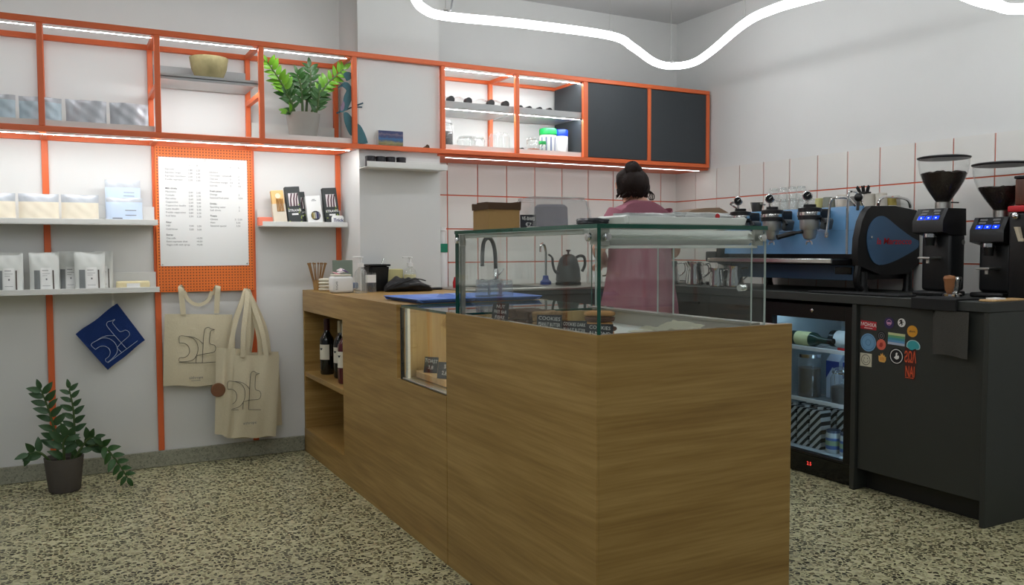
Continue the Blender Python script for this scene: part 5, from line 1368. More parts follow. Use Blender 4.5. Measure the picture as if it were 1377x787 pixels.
for k, (x, y) in enumerate(((3.36, 3.135), (3.36, 3.055), (3.36, 2.972), (3.46, 3.135), (3.46, 3.055), (3.46, 2.972), (3.46, 2.89), (3.46, 2.80))):
    if ca is None:
        ca = thing('drink_carton', '', 'carton', (x, y, .1065), 0, gb)
        MB().box(-.036, .036, -.036, .036, 0, .195, .002).build('carton', SM, ca)
        MB().lathe([(.014, .195), (.014, .208), (0, .209)], 16).build('cap', MATS['white'], ca)
        o = ca
    else: o = dup(ca, loc=(x, y, .1065))
    tag(o, 'black and white diagonally striped drink carton, ' + ('front row on the fridge floor' if k < 3 else 'back row on the fridge floor'), 'carton', gb)
for k, y in enumerate((2.875, 2.790)):
    th = thing('yoghurt_jar', ['yoghurt jar with a blue and white label next to the striped cartons', 'yoghurt jar with a blue and white label near the fridge wall'][k], 'jar', (3.345, y, .1065), 0, gb)
    MB().lathe([(.032, 0), (.036, .006), (.036, .09), (.032, .10)], 22).build('glass_body', mat('yoghurt', (196, 204, 206), .3), th)
    MB().lathe([(.0366, .02), (.0366, .075)], 22, cap=False).build('paper_label', mat('yog_blue', (80, 110, 170), .6), th)
    MB().lathe([(.0369, .038), (.0369, .062)], 22, cap=False).build('label_band', mat('yog_green', (150, 176, 140), .6), th)
    MB().lathe([(.034, .10), (.034, .112), (0, .113)], 22).build('lid', mat('yog_lid', (70, 84, 110), .4), th)

# ------------------------------------------------------------------ contents of the upper cabinet
gq = 'glass bottles lying on the upper cabinet shelf'
def lay_bottle(label, x, r_, rc):
    th = thing('glass_bottle', label, 'bottle', (x, 4.345, 1.9045+r_), 0, gq)
    mt = Matrix.Rotation(-PI/2, 4, 'X')
    MB().lathe([(rc*.8, .0), (rc*.85, .05), (r_*.9, .10), (r_, .12), (r_, .24), (r_*.9, .25), (0, .25)], 24, mtx=mt).build('glass_body', MATS['clear'], th)
    MB().lathe([(0, -.016), (rc, -.016), (rc, .016), (rc*.8, .017)], 20, mtx=mt).build('cap', MATS['black'], th)
BLB = ['clear glass bottle lying next to the cabinet post by the pillar, black cap outward', 'clear glass bottle lying second from the pillar-side post', 'clear glass bottle lying third from the pillar-side post', 'clear glass bottle lying fourth from the pillar-side post', 'small glass bottle lying half behind the middle cabinet post', 'small glass bottle lying just past the middle cabinet post', 'small glass bottle lying between two other small bottles', 'small glass bottle lying closest to the dark side panel']
for k, x in enumerate((1.950, 2.058, 2.200, 2.295, 2.390, 2.450, 2.520, 2.588)):
    big = k < 4
    lay_bottle(BLB[k], x, .045 if big else .030, .020 if big else .017)
ZJ = ZB+T+.006
gj = 'jars on the upper cabinet floor'
def cjar(label, x, y, r_, h_, fill=None, fh=.4, lid='clip', tilt=0.):
    th = thing('glass_jar', label, 'jar', (x, y, ZJ), 0, gj)
    MB().lathe([(r_*.92, 0), (r_, .006), (r_, h_*.70), (r_*.82, h_*.82), (r_*.82, h_*.86)], 24, cap=False).build('glass_body', MATS['clear_thick'], th)
    MB().lathe([(0, .001), (r_*.92, .001), (r_*.95, .008)], 24, cap=False).build('glass_base', MATS['clear_thick'], th)
    if fill: MB().lathe([(r_*.9, .003), (r_*.94, .008), (r_*.94, h_*fh), (0, h_*fh*1.05)], 20).build('contents', fill, th)
    if lid == 'clip':
        MB().lathe([(r_*.86, h_*.86), (r_*.88, h_*.90), (r_*.84, h_*.97), (0, h_)], 24).build('lid', MATS['clear_thick'], th)
        MB().lathe([(r_*.9, h_*.85), (r_*.91, h_*.87)], 24, cap=False).tube([(r_*1.02, 0, h_*.5), (r_*1.1, 0, h_*.8), (r_*.9, 0, h_*.95)], .0018, 5).tube([(-r_*1.02, 0, h_*.6), (-r_*1.08, 0, h_*.85), (-r_*.9, 0, h_*.93)], .0018, 5).build('clip_wire', MATS['steel'], th)
    return th
cjar('tall clip-top jar with dark contents half behind the orange post', 1.945, 4.42, .050, .175, MATS['beans'], .6)
cjar('low clip-top jar with a little brown spice in the lit cabinet', 2.066, 4.385, .054, .085, MATS['beans'], .22)
cjar('round clear jar standing by the middle cabinet post', 2.275, 4.38, .062, .130, None, lid='none')
cjar('clear glass jar behind the round one', 2.205, 4.53, .045, .11, None)
cjar('spice jar with orange spice beside the green lids', 2.508, 4.39, .040, .105, MATS['spice'], .35)
tag(MB().lathe([(.016, 0), (.016, .02), (0, .021)], 16, mtx=Matrix.Translation((0, 0, .0165)) @ Matrix.Rotation(PI/2, 4, 'X')).build('stopper', MATS['black'], None, loc=(2.398, 4.345, ZJ)), 'loose black stopper at the foot of the middle cabinet post', 'stopper', gj)
def lidjar(label, x, y, r_, h_, lidm, labm, band):
    th = thing('lidded_jar', label, 'jar', (x, y, ZJ), 0, gj)
    MB().lathe([(r_*.95, 0), (r_, .005), (r_, h_*.74), (r_*.9, h_*.78)], 24).build('jar_body', labm, th)
    MB().lathe([(r_*1.02, h_*.77), (r_*1.03, h_*.80), (r_*1.03, h_*.96), (r_*.95, h_), (0, h_)], 24).build('lid', lidm, th)
    if band:
        for a in range(5):
            a0 = R(190+a*32)
            MB().grid(lambda u, t: Vector(((r_+.0006)*math.cos(a0+u*.2), (r_+.0006)*math.sin(a0+u*.2), h_*(.06+.62*t))), 3, 2).build('label_stripe', band, th, normals=False)
lidjar('small spice jar with a green lid', 2.548, 4.35, .022, .080, MATS['green_lid'], MATS['clear_thick'], None)
lidjar('large jar with a bright green lid and striped label', 2.622, 4.41, .052, .165, MATS['green_lid'], MATS['white'], mat('lbl_greyblue', (120, 130, 160), .6))
lidjar('large white jar with a bright blue lid', 2.718, 4.42, .044, .165, MATS['blue_lid'], MATS['white'], None)

# ------------------------------------------------------------------ espresso machine
em = thing('espresso_machine', 'large blue and black three-group espresso machine on the bar', 'espresso machine', (3.55, 3.23, ZK))
MX = Matrix(((1, 0, 0, 0), (0, 0, 1, 0), (0, 1, 0, 0), (0, 0, 0, 1)))   # (x, z) drawing extruded along y
def sp2(pts, k=4): return [(p.x, p.y) for p in spline([(x, z, 0) for x, z in pts+[pts[0]]], k)[:-1]]
MYA, MYB = 2.745, 3.72
side = [(3.345, 1.03), (3.338, 1.09), (3.342, 1.16), (3.365, 1.24), (3.395, 1.29), (3.43, 1.315), (3.60, 1.318), (3.76, 1.30), (3.785, 1.26), (3.785, 1.03), (3.70, .985), (3.50, .985)]
for ya in (MYA, MYB-.035):
    MB().prism(side, .035, Matrix.Translation((0, ya, 0)) @ MX).build('side_panel', MATS['black'], em, True)
tear = sp2([(3.772, 1.150), (3.772, 1.118), (3.70, 1.085), (3.58, 1.045), (3.49, 1.032), (3.435, 1.055), (3.405, 1.11), (3.398, 1.165), (3.412, 1.215), (3.45, 1.255), (3.50, 1.268), (3.545, 1.255), (3.62, 1.215), (3.72, 1.168)], 3)
tp = MB().prism(tear, .004, Matrix.Translation((0, MYA-.0045, 0)) @ MX).build('side_inset', MATS['machine_blue_dark'], em, True)
tag(tp, 'blue teardrop side inset with red script lettering')
MB().text('la Marzocco', .044, Matrix.Translation((3.462, MYA-.005, 1.132)) @ Matrix.Rotation(PI/2, 4, 'X') @ Matrix(((1, .18, 0, 0), (0, 1, 0, 0), (0, 0, 1, 0), (0, 0, 0, 1))), 'LEFT', .0004, True, sxf=1.18).build('lettering', MATS['red_print'], tp, True, normals=False)
MB().lathe([(.006, 0), (.006, .004), (0, .005)], 12, mtx=wally(3.425, MYA-.005, 1.165)).build('bolt', MATS['chrome'], tp, True)
MB().prism([(3.40, 1.06), (3.395, 1.10), (3.43, 1.30), (3.45, 1.312), (3.775, 1.30), (3.775, 1.06)], MYB-MYA-.072, Matrix.Translation((0, MYA+.036, 0)) @ MX).build('body', MATS['black'], em, True)
MB().prism([(3.380, 1.20), (3.412, 1.318), (3.424, 1.318), (3.396, 1.20)], MYB-MYA-.072, Matrix.Translation((0, MYA+.036, 0)) @ MX).build('front_panel', MATS['machine_blue'], em, True)
MB().prism([(3.366, 1.085), (3.378, 1.199), (3.394, 1.199), (3.390, 1.085)], MYB-MYA-.072, Matrix.Translation((0, MYA+.036, 0)) @ MX).build('lower_front_panel', MATS['machine_blue'], em, True)
kp(em, 'body_base', MATS['black'], 3.42, 3.77, MYA+.04, MYB-.04, .96, 1.06)
kp(em, 'splash_panel', MATS['machine_blue_dark'], 3.405, 3.418, MYA+.05, MYB-.05, .955, 1.03)
kp(em, 'drip_tray', MATS['black'], 3.235, 3.40, MYA+.06, MYB-.05, 1.036, 1.058)
kp(em, 'drip_tray_rim', MATS['steel'], 3.226, 3.2345, MYA+.06, MYB-.05, 1.042, 1.062)
mb = MB()
for k in range(22): mb.box(3.245, 3.395, MYA+.09+k*.038, MYA+.094+k*.038, 1.0585, 1.063)
tag(mb.build('drip_grate', MATS['brushed'], em, True), kind='stuff')
kp(em, 'pressure_display', MATS['black_gloss'], 3.398, 3.4045, 2.83, 2.93, .985, 1.02)
for x in (3.40, 3.73):
    for y in (MYA+.02, MYB-.02):
        MB().lathe([(.028, ZK), (.022, ZK+.02), (.020, 1.0)], 16, c=(x, y, 0)).build('leg', MATS['black'], em, True)
MB().tube(spline([(3.36, MYA+.015, 1.03), (3.35, MYA+.015, .97), (3.37, MYA+.015, ZK+.024), (3.42, MYA+.015, ZK+.024)], 5), .016, 8).build('front_strut', MATS['black'], em, True)
# cup rail
MB().tube(spline([(3.50, MYA+.02, 1.318), (3.51, MYA+.015, 1.35), (3.56, MYA+.015, 1.362), (3.70, MYA+.015, 1.355), (3.74, MYA+.02, 1.315)], 5), .007, 8).build('cup_rail', MATS['chrome'], em, True)
def group(y):
    x = 3.285
    GA = Matrix.Translation((x-.015, y, 1.372)) @ Matrix.Rotation(R(-52), 4, 'Z') @ Matrix.Rotation(PI/2, 4, 'X')
    g = MB().lathe([(.056, 1.255), (.056, 1.275), (.049, 1.277), (.049, 1.292), (.056, 1.294), (.056, 1.312), (.03, 1.318), (.03, 1.33), (0, 1.332)], 28, c=(x, y, 0)).box(x, 3.40, y-.032, y+.032, 1.245, 1.31, .008).build('group_head', MATS['black'], em, True)
    MB().lathe([(.050, 1.2745), (.0515, 1.284), (.050, 1.2935)], 28, c=(x, y, 0)).build('steel_band', MATS['steel'], g, True)
    MB().lathe([(.045, 1.205), (.048, 1.21), (.048, 1.2548)], 28, c=(x, y, 0)).build('chrome_bell', MATS['bell'], g, True)
    MB().lathe([(.012, 1.155), (.026, 1.162), (.034, 1.18), (.037, 1.2048)], 24, c=(x, y, 0)).tube(spline([(x, y, 1.16), (x-.002, y, 1.148), (x-.002, y+.014, 1.146), (x-.002, y+.018, 1.132)], 4), .004, 6).tube(spline([(x-.002, y, 1.148), (x-.002, y-.014, 1.146), (x-.002, y-.018, 1.132)], 4), .004, 6).build('portafilter_basket', MATS['bell'], g, True)
    MB().tube(spline([(x-.03, y+.012, 1.195), (x-.075, y+.035, 1.188), (x-.13, y+.065, 1.172), (x-.145, y+.072, 1.168)], 4), [.008]*4+[.012]*5+[.013]*4, 10).build('portafilter_handle', MATS['black'], g, True)
    gg = MB().lathe([(.022, 0), (.024, .004), (.024, .02), (.02, .024)], 24, mtx=GA).cyl((x-.015, y, 1.325), (x-.018, y, 1.352), .006, 10).build('gauge', MATS['chrome'], g, True)
    MB().lathe([(.019, 0), (.019, .003)], 24, mtx=GA @ Matrix.Translation((0, 0, .0245))).build('gauge_face', MATS['black_gloss'], gg, True)
    nd = MB().prism([(-.001, -.002), (.001, -.002), (.0006, .015), (-.0006, .015)], .0005, GA @ Matrix.Translation((0, 0, .028)) @ Matrix.Rotation(R(-50), 4, 'Z'))
    nd.build('gauge_needle', MATS['white'], gg, True)
    MB().box(x+.01, x+.075, y-.085, y-.052, 1.205, 1.262, .012, rot=(R(14), 0, 0)).build('side_housing', mat('housing_grey', (74, 80, 84), .35), g, True)
    MB().tube(spline([(x+.02, y-.045, 1.262), (x+.01, y-.075, 1.255), (x+.0, y-.100, 1.235)], 4), .007, 8).build('paddle', MATS['black'], g, True)
    MB().tube(spline([(x, y+.052, 1.262), (x-.01, y+.064, 1.27), (x-.01, y+.060, 1.30), (x, y+.045, 1.31)], 4), .005, 8).build('water_pipe', MATS['chrome'], g, True)
for y in (2.990, 3.240, 3.472): group(y)
MB().tube(spline([(3.30, 3.508, 1.332), (3.28, 3.53, 1.352), (3.27, 3.535, 1.362), (3.262, 3.49, 1.368)], 4), .006, 8).build('steam_lever', MATS['chrome'], em, True)
def wand(pts, knob):
    w_ = MB().tube(spline(pts, 6), .0058, 8).build('steam_wand', MATS['chrome'], em, True)
    if knob:
        MB().sph(knob, .020).build('knob', MATS['black'], w_, True)
        MB().cyl((knob[0], knob[1], knob[2]-.01), (knob[0]-.012, knob[1]-.006, knob[2]-.06), .007, 8).build('lever', MATS['black'], w_, True)
wand([(3.40, 2.815, 1.318), (3.36, 2.82, 1.352), (3.315, 2.84, 1.356), (3.295, 2.868, 1.345), (3.29, 2.878, 1.26), (3.287, 2.885, 1.19)], None)
MB().lathe([(.009, 1.165), (.010, 1.17), (.010, 1.19)], 12, c=(3.287, 2.885, 0)).build('steam_tip', MATS['chrome'], em, True)
wand([(3.40, 2.775, 1.318), (3.36, 2.770, 1.375), (3.315, 2.765, 1.382), (3.295, 2.768, 1.36), (3.29, 2.768, 1.22), (3.29, 2.768, 1.085)], (3.325, 2.735, 1.352))

# cups and glasses on the machine
ZM = 1.319
gm_ = 'upturned glasses on top of the espresso machine'
tg = None
for lay in range(2):
    for i in range(4):
        for j in range(2 if lay == 0 else 1):
            loc = (3.545+.062*j, 3.275+.066*i+(.012 if lay else 0), ZM+.0665*lay)
            if tg is None:
                tg = thing('coffee_glass', '', 'glass', loc)
                MB().lathe([(.030, 0), (.0305, .003), (.025, .052), (.021, .064), (0, .065)], 18).build('glass_wall', MATS['clear_thick'], tg)
                MB().lathe([(.022, .054), (.021, .064), (0, .0645)], 16).build('thick_base', MATS['clear_thick'], tg)
                o = tg
            else: o = dup(tg, loc=loc)
            tag(o, 'clear upturned coffee glass on top of the espresso machine, ' + ('upper layer' if lay else 'lower layer'), 'glass', gm_)
gcp = 'paper cups and tubs on top of the espresso machine'
for k, (x, y, c, r_, h_, lb) in enumerate(((3.56, 3.175, (196, 190, 130), .026, .058, 'pale yellow paper cup stack beside the glasses on the machine'), (3.55, 3.105, (140, 142, 130), .034, .060, 'grey green tub on the machine beside the pale yellow cups'), (3.56, 3.025, (206, 198, 186), .033, .068, 'cream cup stack on the machine behind the steam wand'), (3.56, 2.945, (120, 118, 114), .034, .055, 'grey tub on the machine behind the second steam wand'), (3.58, 2.880, (196, 190, 178), .032, .065, 'cream cup on the machine under the dark brush'), (3.60, 2.825, (210, 204, 192), .030, .066, 'cream cup on the machine inside the side rail'), (3.64, 2.80, (190, 170, 90), .026, .052, 'mustard yellow cup on the machine inside the side rail'), (3.70, 2.825, (170, 166, 158), .028, .055, 'grey cup on the machine next to the wall'))):
    th = thing('cup_stack', lb, 'cup', (x, y, ZM), 0, gcp)
    MB().lathe([(r_, 0), (r_*.84, h_), (r_*.7, h_+.001), (0, h_-.004)], 22).build('cup', mat('cup_%s' % 'abcdefgh'[k], c, .7), th)
    MB().lathe([(r_+.0015, .0), (r_+.002, .003), (r_+.0005, .005)], 22, cap=False).build('rim', mat('cup_rim', (214, 210, 200), .7), th)
th = thing('brush', 'dark bristle brush lying on the cups over the espresso machine', 'brush', (3.565, 2.905, ZM+.0675))
MB().box(-.02, .02, -.035, .03, 0, .008, .003).build('handle', MATS['black'], th)
for k in range(9):
    MB().cyl((0, -.03+k*.007, .006), (-.01+.006*(k % 3), -.045+k*.011, .034+.006*(k % 2)), .0035, 5).build('bristle_tuft', MATS['dark_rubber'], th)
tag(lump('folded dark cloth on top of the machine by the wall', 'folded_cloth', 'cloth', MATS['towel_grey'], (3.72, 2.93, ZM), (.10, .14, .055), 9), None)
th = thing('dosing_cup', 'small steel dosing funnel on top of the machine beside the first gauge', 'dosing cup', (3.53, 3.60, ZM))
MB().lathe([(.022, 0), (.026, .004), (.036, .055), (.038, .058), (.034, .058), (.022, .006), (0, .005)], 24).build('cup', MATS['brushed'], th)
MB().tube([(.0, -.036, .045), (.0, -.065, .042)], .004, 6).build('handle', MATS['steel'], th)

# milk pitchers and gear at the machine's far side
gmp = 'steel milk pitchers on the bar'
def pitcher(label, x, y, s=1.):
    th = thing('milk_pitcher', label, 'pitcher', (x, y, ZK), R(150), gmp)
    mb = MB().lathe([(.038*s, 0), (.042*s, .004), (.042*s, .03*s), (.033*s, .085*s), (.034*s, .105*s), (.031*s, .104*s), (.030*s, .085*s), (.038*s, .03*s), (0, .006)], 24)
    for v in mb.bm.verts:
        if v.co.z > .09*s and v.co.x > .02*s: v.co.x += .012*s; v.co.z += .004
    mb.build('body', MATS['chrome'], th)
    MB().tube(spline([(-.034*s, 0, .092*s), (-.062*s, 0, .095*s), (-.066*s, 0, .06*s), (-.040*s, 0, .035*s)], 5), .004, 6).build('handle', MATS['chrome'], th)
pitcher('polished steel milk pitcher closest to the drip tray', 3.285, 3.655, 1.)
pitcher('narrow tall steel milk pitcher beside the closest one', 3.345, 3.575, 1.12)
pitcher('steel milk pitcher by the worktop corner', 3.335, 3.905, 1.25)
pitcher('large steel milk pitcher behind the corner one', 3.43, 4.00, 1.3)
pitcher('tall steel milk pitcher at the sink end of the bar', 3.31, 4.10, 1.35)
tag(MB().box(-.10, .10, -.14, .14, 0, .010, .003).build('steel_tray', MATS['steel'], None, loc=(3.36, 4.28, ZK)), 'flat steel tray on the corner worktop', 'tray')
for k, (x, y) in enumerate(((3.30, 4.22), (3.36, 4.30), (3.42, 4.24))):
    tag(MB().lathe([(.028, 0), (.030, .004), (.034, .09), (.032, .09), (.027, .006), (0, .005)], 20).build('drinking_glass', MATS['clear_thick'], None, loc=(x, y, ZK+.0105)), 'clear drinking glass standing on the steel corner tray', 'glass', 'glasses on the corner tray')
th = thing('coffee_scale_stand', 'black and steel brewing stand beside the milk pitchers', 'stand', (3.45, 3.83, ZK))
MB().box(-.05, .05, -.05, .05, 0, .02, .004).build('base', MATS['black'], th)
MB().box(.02, .05, -.03, .03, .02, .20, .004).build('column', MATS['steel'], th)
MB().box(-.06, .05, -.045, .045, .14, .20, .008).build('head', MATS['black'], th)

# ------------------------------------------------------------------ grinders
def grinder(label, loc, lid_z, r_, beans_t, disp=True):
    """front looks to -X; loc is the base centre on the worktop; heights are absolute minus the worktop"""
    th = thing('coffee_grinder', label, 'grinder', loc, 0, 'electric coffee grinders on the bar')
    Bk = MATS['black']
    hz = lid_z-ZK
    hb = hz-.235                                  # top of the motor head
    MB().box(-.10, .066, -.075, .075, 0, .022, .008).build('base', Bk, th)
    MB().box(-.045, .062, -.072, .072, .022, hb-.11, .015).build('body', mat('grinder_body', (26, 27, 29), .35), th)
    MB().prism([(-.105, hb-.105), (-.105, hb-.055), (-.07, hb), (.055, hb), (.06, hb-.12), (-.03, hb-.12)], .15, Matrix.Translation((0, -.075, 0)) @ MX).build('head', Bk, th)
    # tilted display
    def onface(u0, u1, v0, v1, off): # u along y (right = -Y), v along slope
        A = Vector((-.105, 0, hb-.055)); Bv = Vector((-.07, 0, hb)); n = Vector((-(Bv.z-A.z), 0, Bv.x-A.x)).normalized()
        return [A.lerp(Bv, v)+Vector((0, u, 0))+n*off for u, v in ((u0, v0), (u1, v0), (u1, v1), (u0, v1))]
    def quad(nm, par, m, *a):
        mb = MB(); mb.bm.faces.new([mb.bm.verts.new(p) for p in onface(*a)]); return mb.build(nm, m, par, normals=False)
    d = quad('display', th, MATS['black_gloss'], .055, -.055, .05, .95, .001)
    for k, u in enumerate((.036, .0, -.036)):
        b_ = quad('touch_key', d, MATS['display_blue'], u+.015, u-.015, .08, .38, .0016)
        quad('key_icon', d, MATS['display_white'], u+.004, u-.004, .18, .27, .002)
    for (u0, u1, v0, v1) in ((.045, .012, .72, .86), (-.012, -.045, .72, .86), (.045, .015, .5, .62), (-.02, -.045, .5, .62)):
        quad('readout', d, MATS['print_grey'], u0, u1, v0, v1, .0016)
    # spout and fork
    sp_ = MB().cyl((-.085, 0, hb-.105), (-.085, 0, hb-.165), .026, 18, .018).build('chute', Bk, th)
    MB().lathe([(.027, hb-.128), (.0275, hb-.120), (.027, hb-.112)], 18, c=(-.085, 0, 0), cap=False).build('chute_ring', MATS['chrome'], sp_)
    MB().box(-.13, -.03, -.03, .03, hb-.225, hb-.215, .003).box(-.10, -.09, -.008, .008, hb-.245, hb-.225, .002).build('fork', MATS['brushed'], th)
    MB().lathe([(.012, 0), (.012, .006), (0, .007)], 16, mtx=wally(.045, -.0665, hb-.15)).build('side_knob', MATS['brushed'], th)
    # hopper
    MB().lathe([(.032, hb), (.032, hb+.03), (.026, hb+.034)], 20).build('collar', MATS['brushed'], th)
    MB().box(-.006, .11, -.004, .004, hb+.028, hb+.034, .001).build('gate_slide', Bk, th)
    z0 = hb+.034; H_ = hz-.012-z0
    pr = [(.030, 0), (.040, .08), (.062, .26), (.082, .45), (.096, .66), (.102, .85), (.103, 1.)]
    pr = [(a*r_/.105, z0+b*H_) for a, b in pr]
    MB().lathe(pr, 32, cap=False).build('hopper', MATS['clear'], th)
    bt = z0+beans_t*H_
    bp = [(a*.965, z) for a, z in pr if z < bt]
    a_ = [p for p in pr if p[1] < bt][-1]; b_ = [p for p in pr if p[1] >= bt][0]
    f_ = (bt-a_[1])/(b_[1]-a_[1]); re = (a_[0]+(b_[0]-a_[0])*f_)*.965
    mb = MB().lathe(bp+[(re, bt), (re*.7, bt+.006), (re*.3, bt+.002), (0, bt+.006)], 32)
    q_ = random.Random(int(lid_z*1000))
    for v in mb.bm.verts:
        if v.co.z >= bt-.001: v.co.z += q_.uniform(-.004, .004)
    mb.build('coffee_beans', MATS['beans'], th, angle=60)
    MB().lathe([(r_*.99, hz-.012), (r_*1.03, hz-.008), (r_*1.03, hz-.004), (r_*.9, hz), (.03, hz+.004), (.02, hz+.007), (0, hz+.008)], 36).build('lid', MATS['black'], th)
    return th
grinder('black coffee grinder with the fuller bean hopper next to the espresso machine', (3.515, 2.435, ZK), 1.523, .107, .66)
grinder('black coffee grinder with the half-empty bean hopper', (3.600, 2.217, ZK), 1.478, .118, .50)
th = thing('coffee_grinder', 'black grinder with a brown wooden hopper and a red band', 'grinder', (3.60, 2.074, ZK), 0, 'electric coffee grinders on the bar')
MB().box(-.11, .09, -.065, .045, 0, .36, .010).build('body', MATS['black'], th)
MB().box(-.115, .095, -.070, .050, .362, .388, .006).build('red_band', MATS['red'], th)
MB().box(-.09, .07, -.055, .035, .390, .50, .006).build('wooden_hopper', MATS['walnut'], th)
MB().box(-.095, .075, -.058, .038, .50, .512, .003).build('lid', MATS['black'], th)
MB().lathe([(.014, 0), (.014, .004), (.008, .008), (0, .008)], 18, mtx=wallx(-.1155, .015, .345)).build('dial', MATS['chrome'], th)
MB().prism([(-.010, .0), (.010, -.06), (.030, -.06), (.030, -.05), (.018, -.048), (.006, .0)], .02, wallx(-.112, .0, .30)).build('chute', mat('chute_cream', (196, 184, 160), .5), th)

# ------------------------------------------------------------------ barista
PX, PY = 2.805, 3.735
pe = thing('person', 'person in a dusty pink smock with dark hair in a bun at the sink', 'person', (PX, PY, 0))
def skin_body(V, E, root, sub=2):
    me = bpy.data.meshes.new('body'); names_ = list(V)
    me.from_pydata([V[n][0] for n in names_], [(names_.index(a), names_.index(b)) for a, b in E], [])
    ob = bpy.data.objects.new('tmp', me); COL.objects.link(ob)
    ob.modifiers.new('s', 'SKIN').use_smooth_shade = True
    lay = me.skin_vertices[0].data
    for i, n in enumerate(names_):
        r_ = V[n][1]; lay[i].radius = (r_, r_) if not isinstance(r_, tuple) else r_
        lay[i].use_root = (n == root)
    m2 = ob.modifiers.new('u', 'SUBSURF'); m2.levels = sub; m2.render_levels = sub
    dg = bpy.context.evaluated_depsgraph_get(); dg.update()
    out = bpy.data.meshes.new_from_object(ob.evaluated_get(dg))
    bpy.data.objects.remove(ob)
    return out
V = {'pel': ((0, 0, .82), (.145, .105)), 'bel': ((0, .0, .95), (.13, .10)), 'che': ((0, .005, 1.10), (.14, .105)), 'clav': ((0, .0, 1.270), (.115, .08)), 'nk': ((-.005, .012, 1.350), .050), 'nk2': ((-.012, .03, 1.395), .048),
     'hd': ((-.025, .045, 1.435), (.072, .082)), 'hd2': ((-.032, .045, 1.495), (.070, .084)), 'top': ((-.035, .045, 1.525), .045),
     'chin': ((-.022, .105, 1.385), .030), 'nose': ((-.03, .135, 1.438), .014), 'earL': ((-.105, .05, 1.44), .016), 'earR': ((.05, .05, 1.44), .016)}
E_ = [('pel', 'bel'), ('bel', 'che'), ('che', 'clav'), ('clav', 'nk'), ('nk', 'nk2'), ('nk2', 'hd'), ('hd', 'hd2'), ('hd2', 'top'), ('nk2', 'chin'), ('hd', 'nose'), ('hd', 'earL'), ('hd', 'earR')]
def limb(tag_, side, sh, el, wr, hand_dir):
    V['sh'+tag_] = (sh, .056); V['ua'+tag_] = (tuple((a+b)/2 for a, b in zip(sh, el)), .045); V['el'+tag_] = (el, .037); V['fa'+tag_] = (tuple(a+(b-a)*.45 for a, b in zip(el, wr)), .036); V['wr'+tag_] = (wr, .025)
    h = Vector(hand_dir).normalized(); w_ = Vector(wr)
    pm = w_+h*.055; V['pm'+tag_] = (tuple(pm), (.034, .020))
    E_.extend([('clav', 'sh'+tag_), ('sh'+tag_, 'ua'+tag_), ('ua'+tag_, 'el'+tag_), ('el'+tag_, 'fa'+tag_), ('fa'+tag_, 'wr'+tag_), ('wr'+tag_, 'pm'+tag_)])
    lat = h.cross(Vector((0, 0, 1))).normalized()*side
    for k, (o_, l_) in enumerate(((-.028, .068), (-.010, .080), (.010, .076), (.027, .060))):
        a = pm+h*.030+lat*o_; b = a+h*l_*.5+Vector((0, 0, -.006)); c = a+h*l_*.85+Vector((0, 0, -.028))
        for n_, p, r_ in (('a', a, .0095), ('b', b, .009), ('c', c, .008)): V['f%d%s%s' % (k, n_, tag_)] = (tuple(p), r_)
        E_.extend([('pm'+tag_, 'f%da%s' % (k, tag_)), ('f%da%s' % (k, tag_), 'f%db%s' % (k, tag_)), ('f%db%s' % (k, tag_), 'f%dc%s' % (k, tag_))])
    a = w_+h*.03-lat*.038; b = a+h*.032-lat*.014; V['ta'+tag_] = (tuple(a), .011); V['tb'+tag_] = (tuple(b), .009)
    E_.extend([('wr'+tag_, 'ta'+tag_), ('ta'+tag_, 'tb'+tag_)])
limb('L', -1, (-.158, 0, 1.278), (-.275, .005, 1.105), (-.055, .250, 1.03), (.2, 1, -.1))
limb('R', 1, (.158, 0, 1.284), (.255, .005, 1.090), (.12, .240, 1.03), (-.2, 1, -.1))
for tg_, sx in (('l', -1), ('r', 1)):
    V['hip'+tg_] = ((sx*.085, 0, .78), .088); V['kn'+tg_] = ((sx*.09, .012, .44), .056); V['cf'+tg_] = ((sx*.09, -.012, .30), .055); V['an'+tg_] = ((sx*.09, -.02, .085), .036); V['ft'+tg_] = ((sx*.095, .06, .04), .034); V['to'+tg_] = ((sx*.10, .13, .03), .026)
    E_.extend([('pel', 'hip'+tg_), ('hip'+tg_, 'kn'+tg_), ('kn'+tg_, 'cf'+tg_), ('cf'+tg_, 'an'+tg_), ('an'+tg_, 'ft'+tg_), ('ft'+tg_, 'to'+tg_)])
body = link('body', skin_body(V, E_, 'pel'), MATS['skin'], pe)
for f in body.data.polygons: f.use_smooth = True
for sx in (-1, 1):
    MB().sph((-.03+sx*.03, .118, 1.452), .011).build('eye', MATS['white'], pe)
MB().sph((-.027, .125, 1.405), .016, 1.3, .5, .4).build('mouth', mat('lips', (180, 100, 96), .5), pe)
# smock: lofted rings with soft pleats
rings = [(1.372, .070, .056, .016), (1.352, .112, .072, .010), (1.335, .160, .086, .004), (1.305, .196, .100, 0), (1.25, .196, .116, 0), (1.17, .186, .128, 0), (1.04, .186, .138, 0), (.92, .205, .150, 0), (.80, .232, .165, 0), (.62, .248, .178, 0), (.47, .258, .185, 0)]
def smock(u, t):
    k = t*(len(rings)-1); i = min(len(rings)-2, int(k)); f_ = k-i
    z, a, b, yo = [rings[i][q]+(rings[i+1][q]-rings[i][q])*f_ for q in range(4)]
    an = 2*PI*u; pl = 1+(.026*math.sin(an*11+4*t)+.020*math.sin(an*7-3*t)+.012*math.sin(an*19+9*t))*max(0.15, (t-.2))*1.5
    return Vector((a*math.cos(an)*pl-.003*(1-t), b*math.sin(an)*pl+yo, z+.006*math.sin(an*2)*(1 if t < .1 else 0)))
mb = MB().grid(smock, 64, 40, True)
dress = mb.build('smock', MATS['dress'], pe, angle=80)
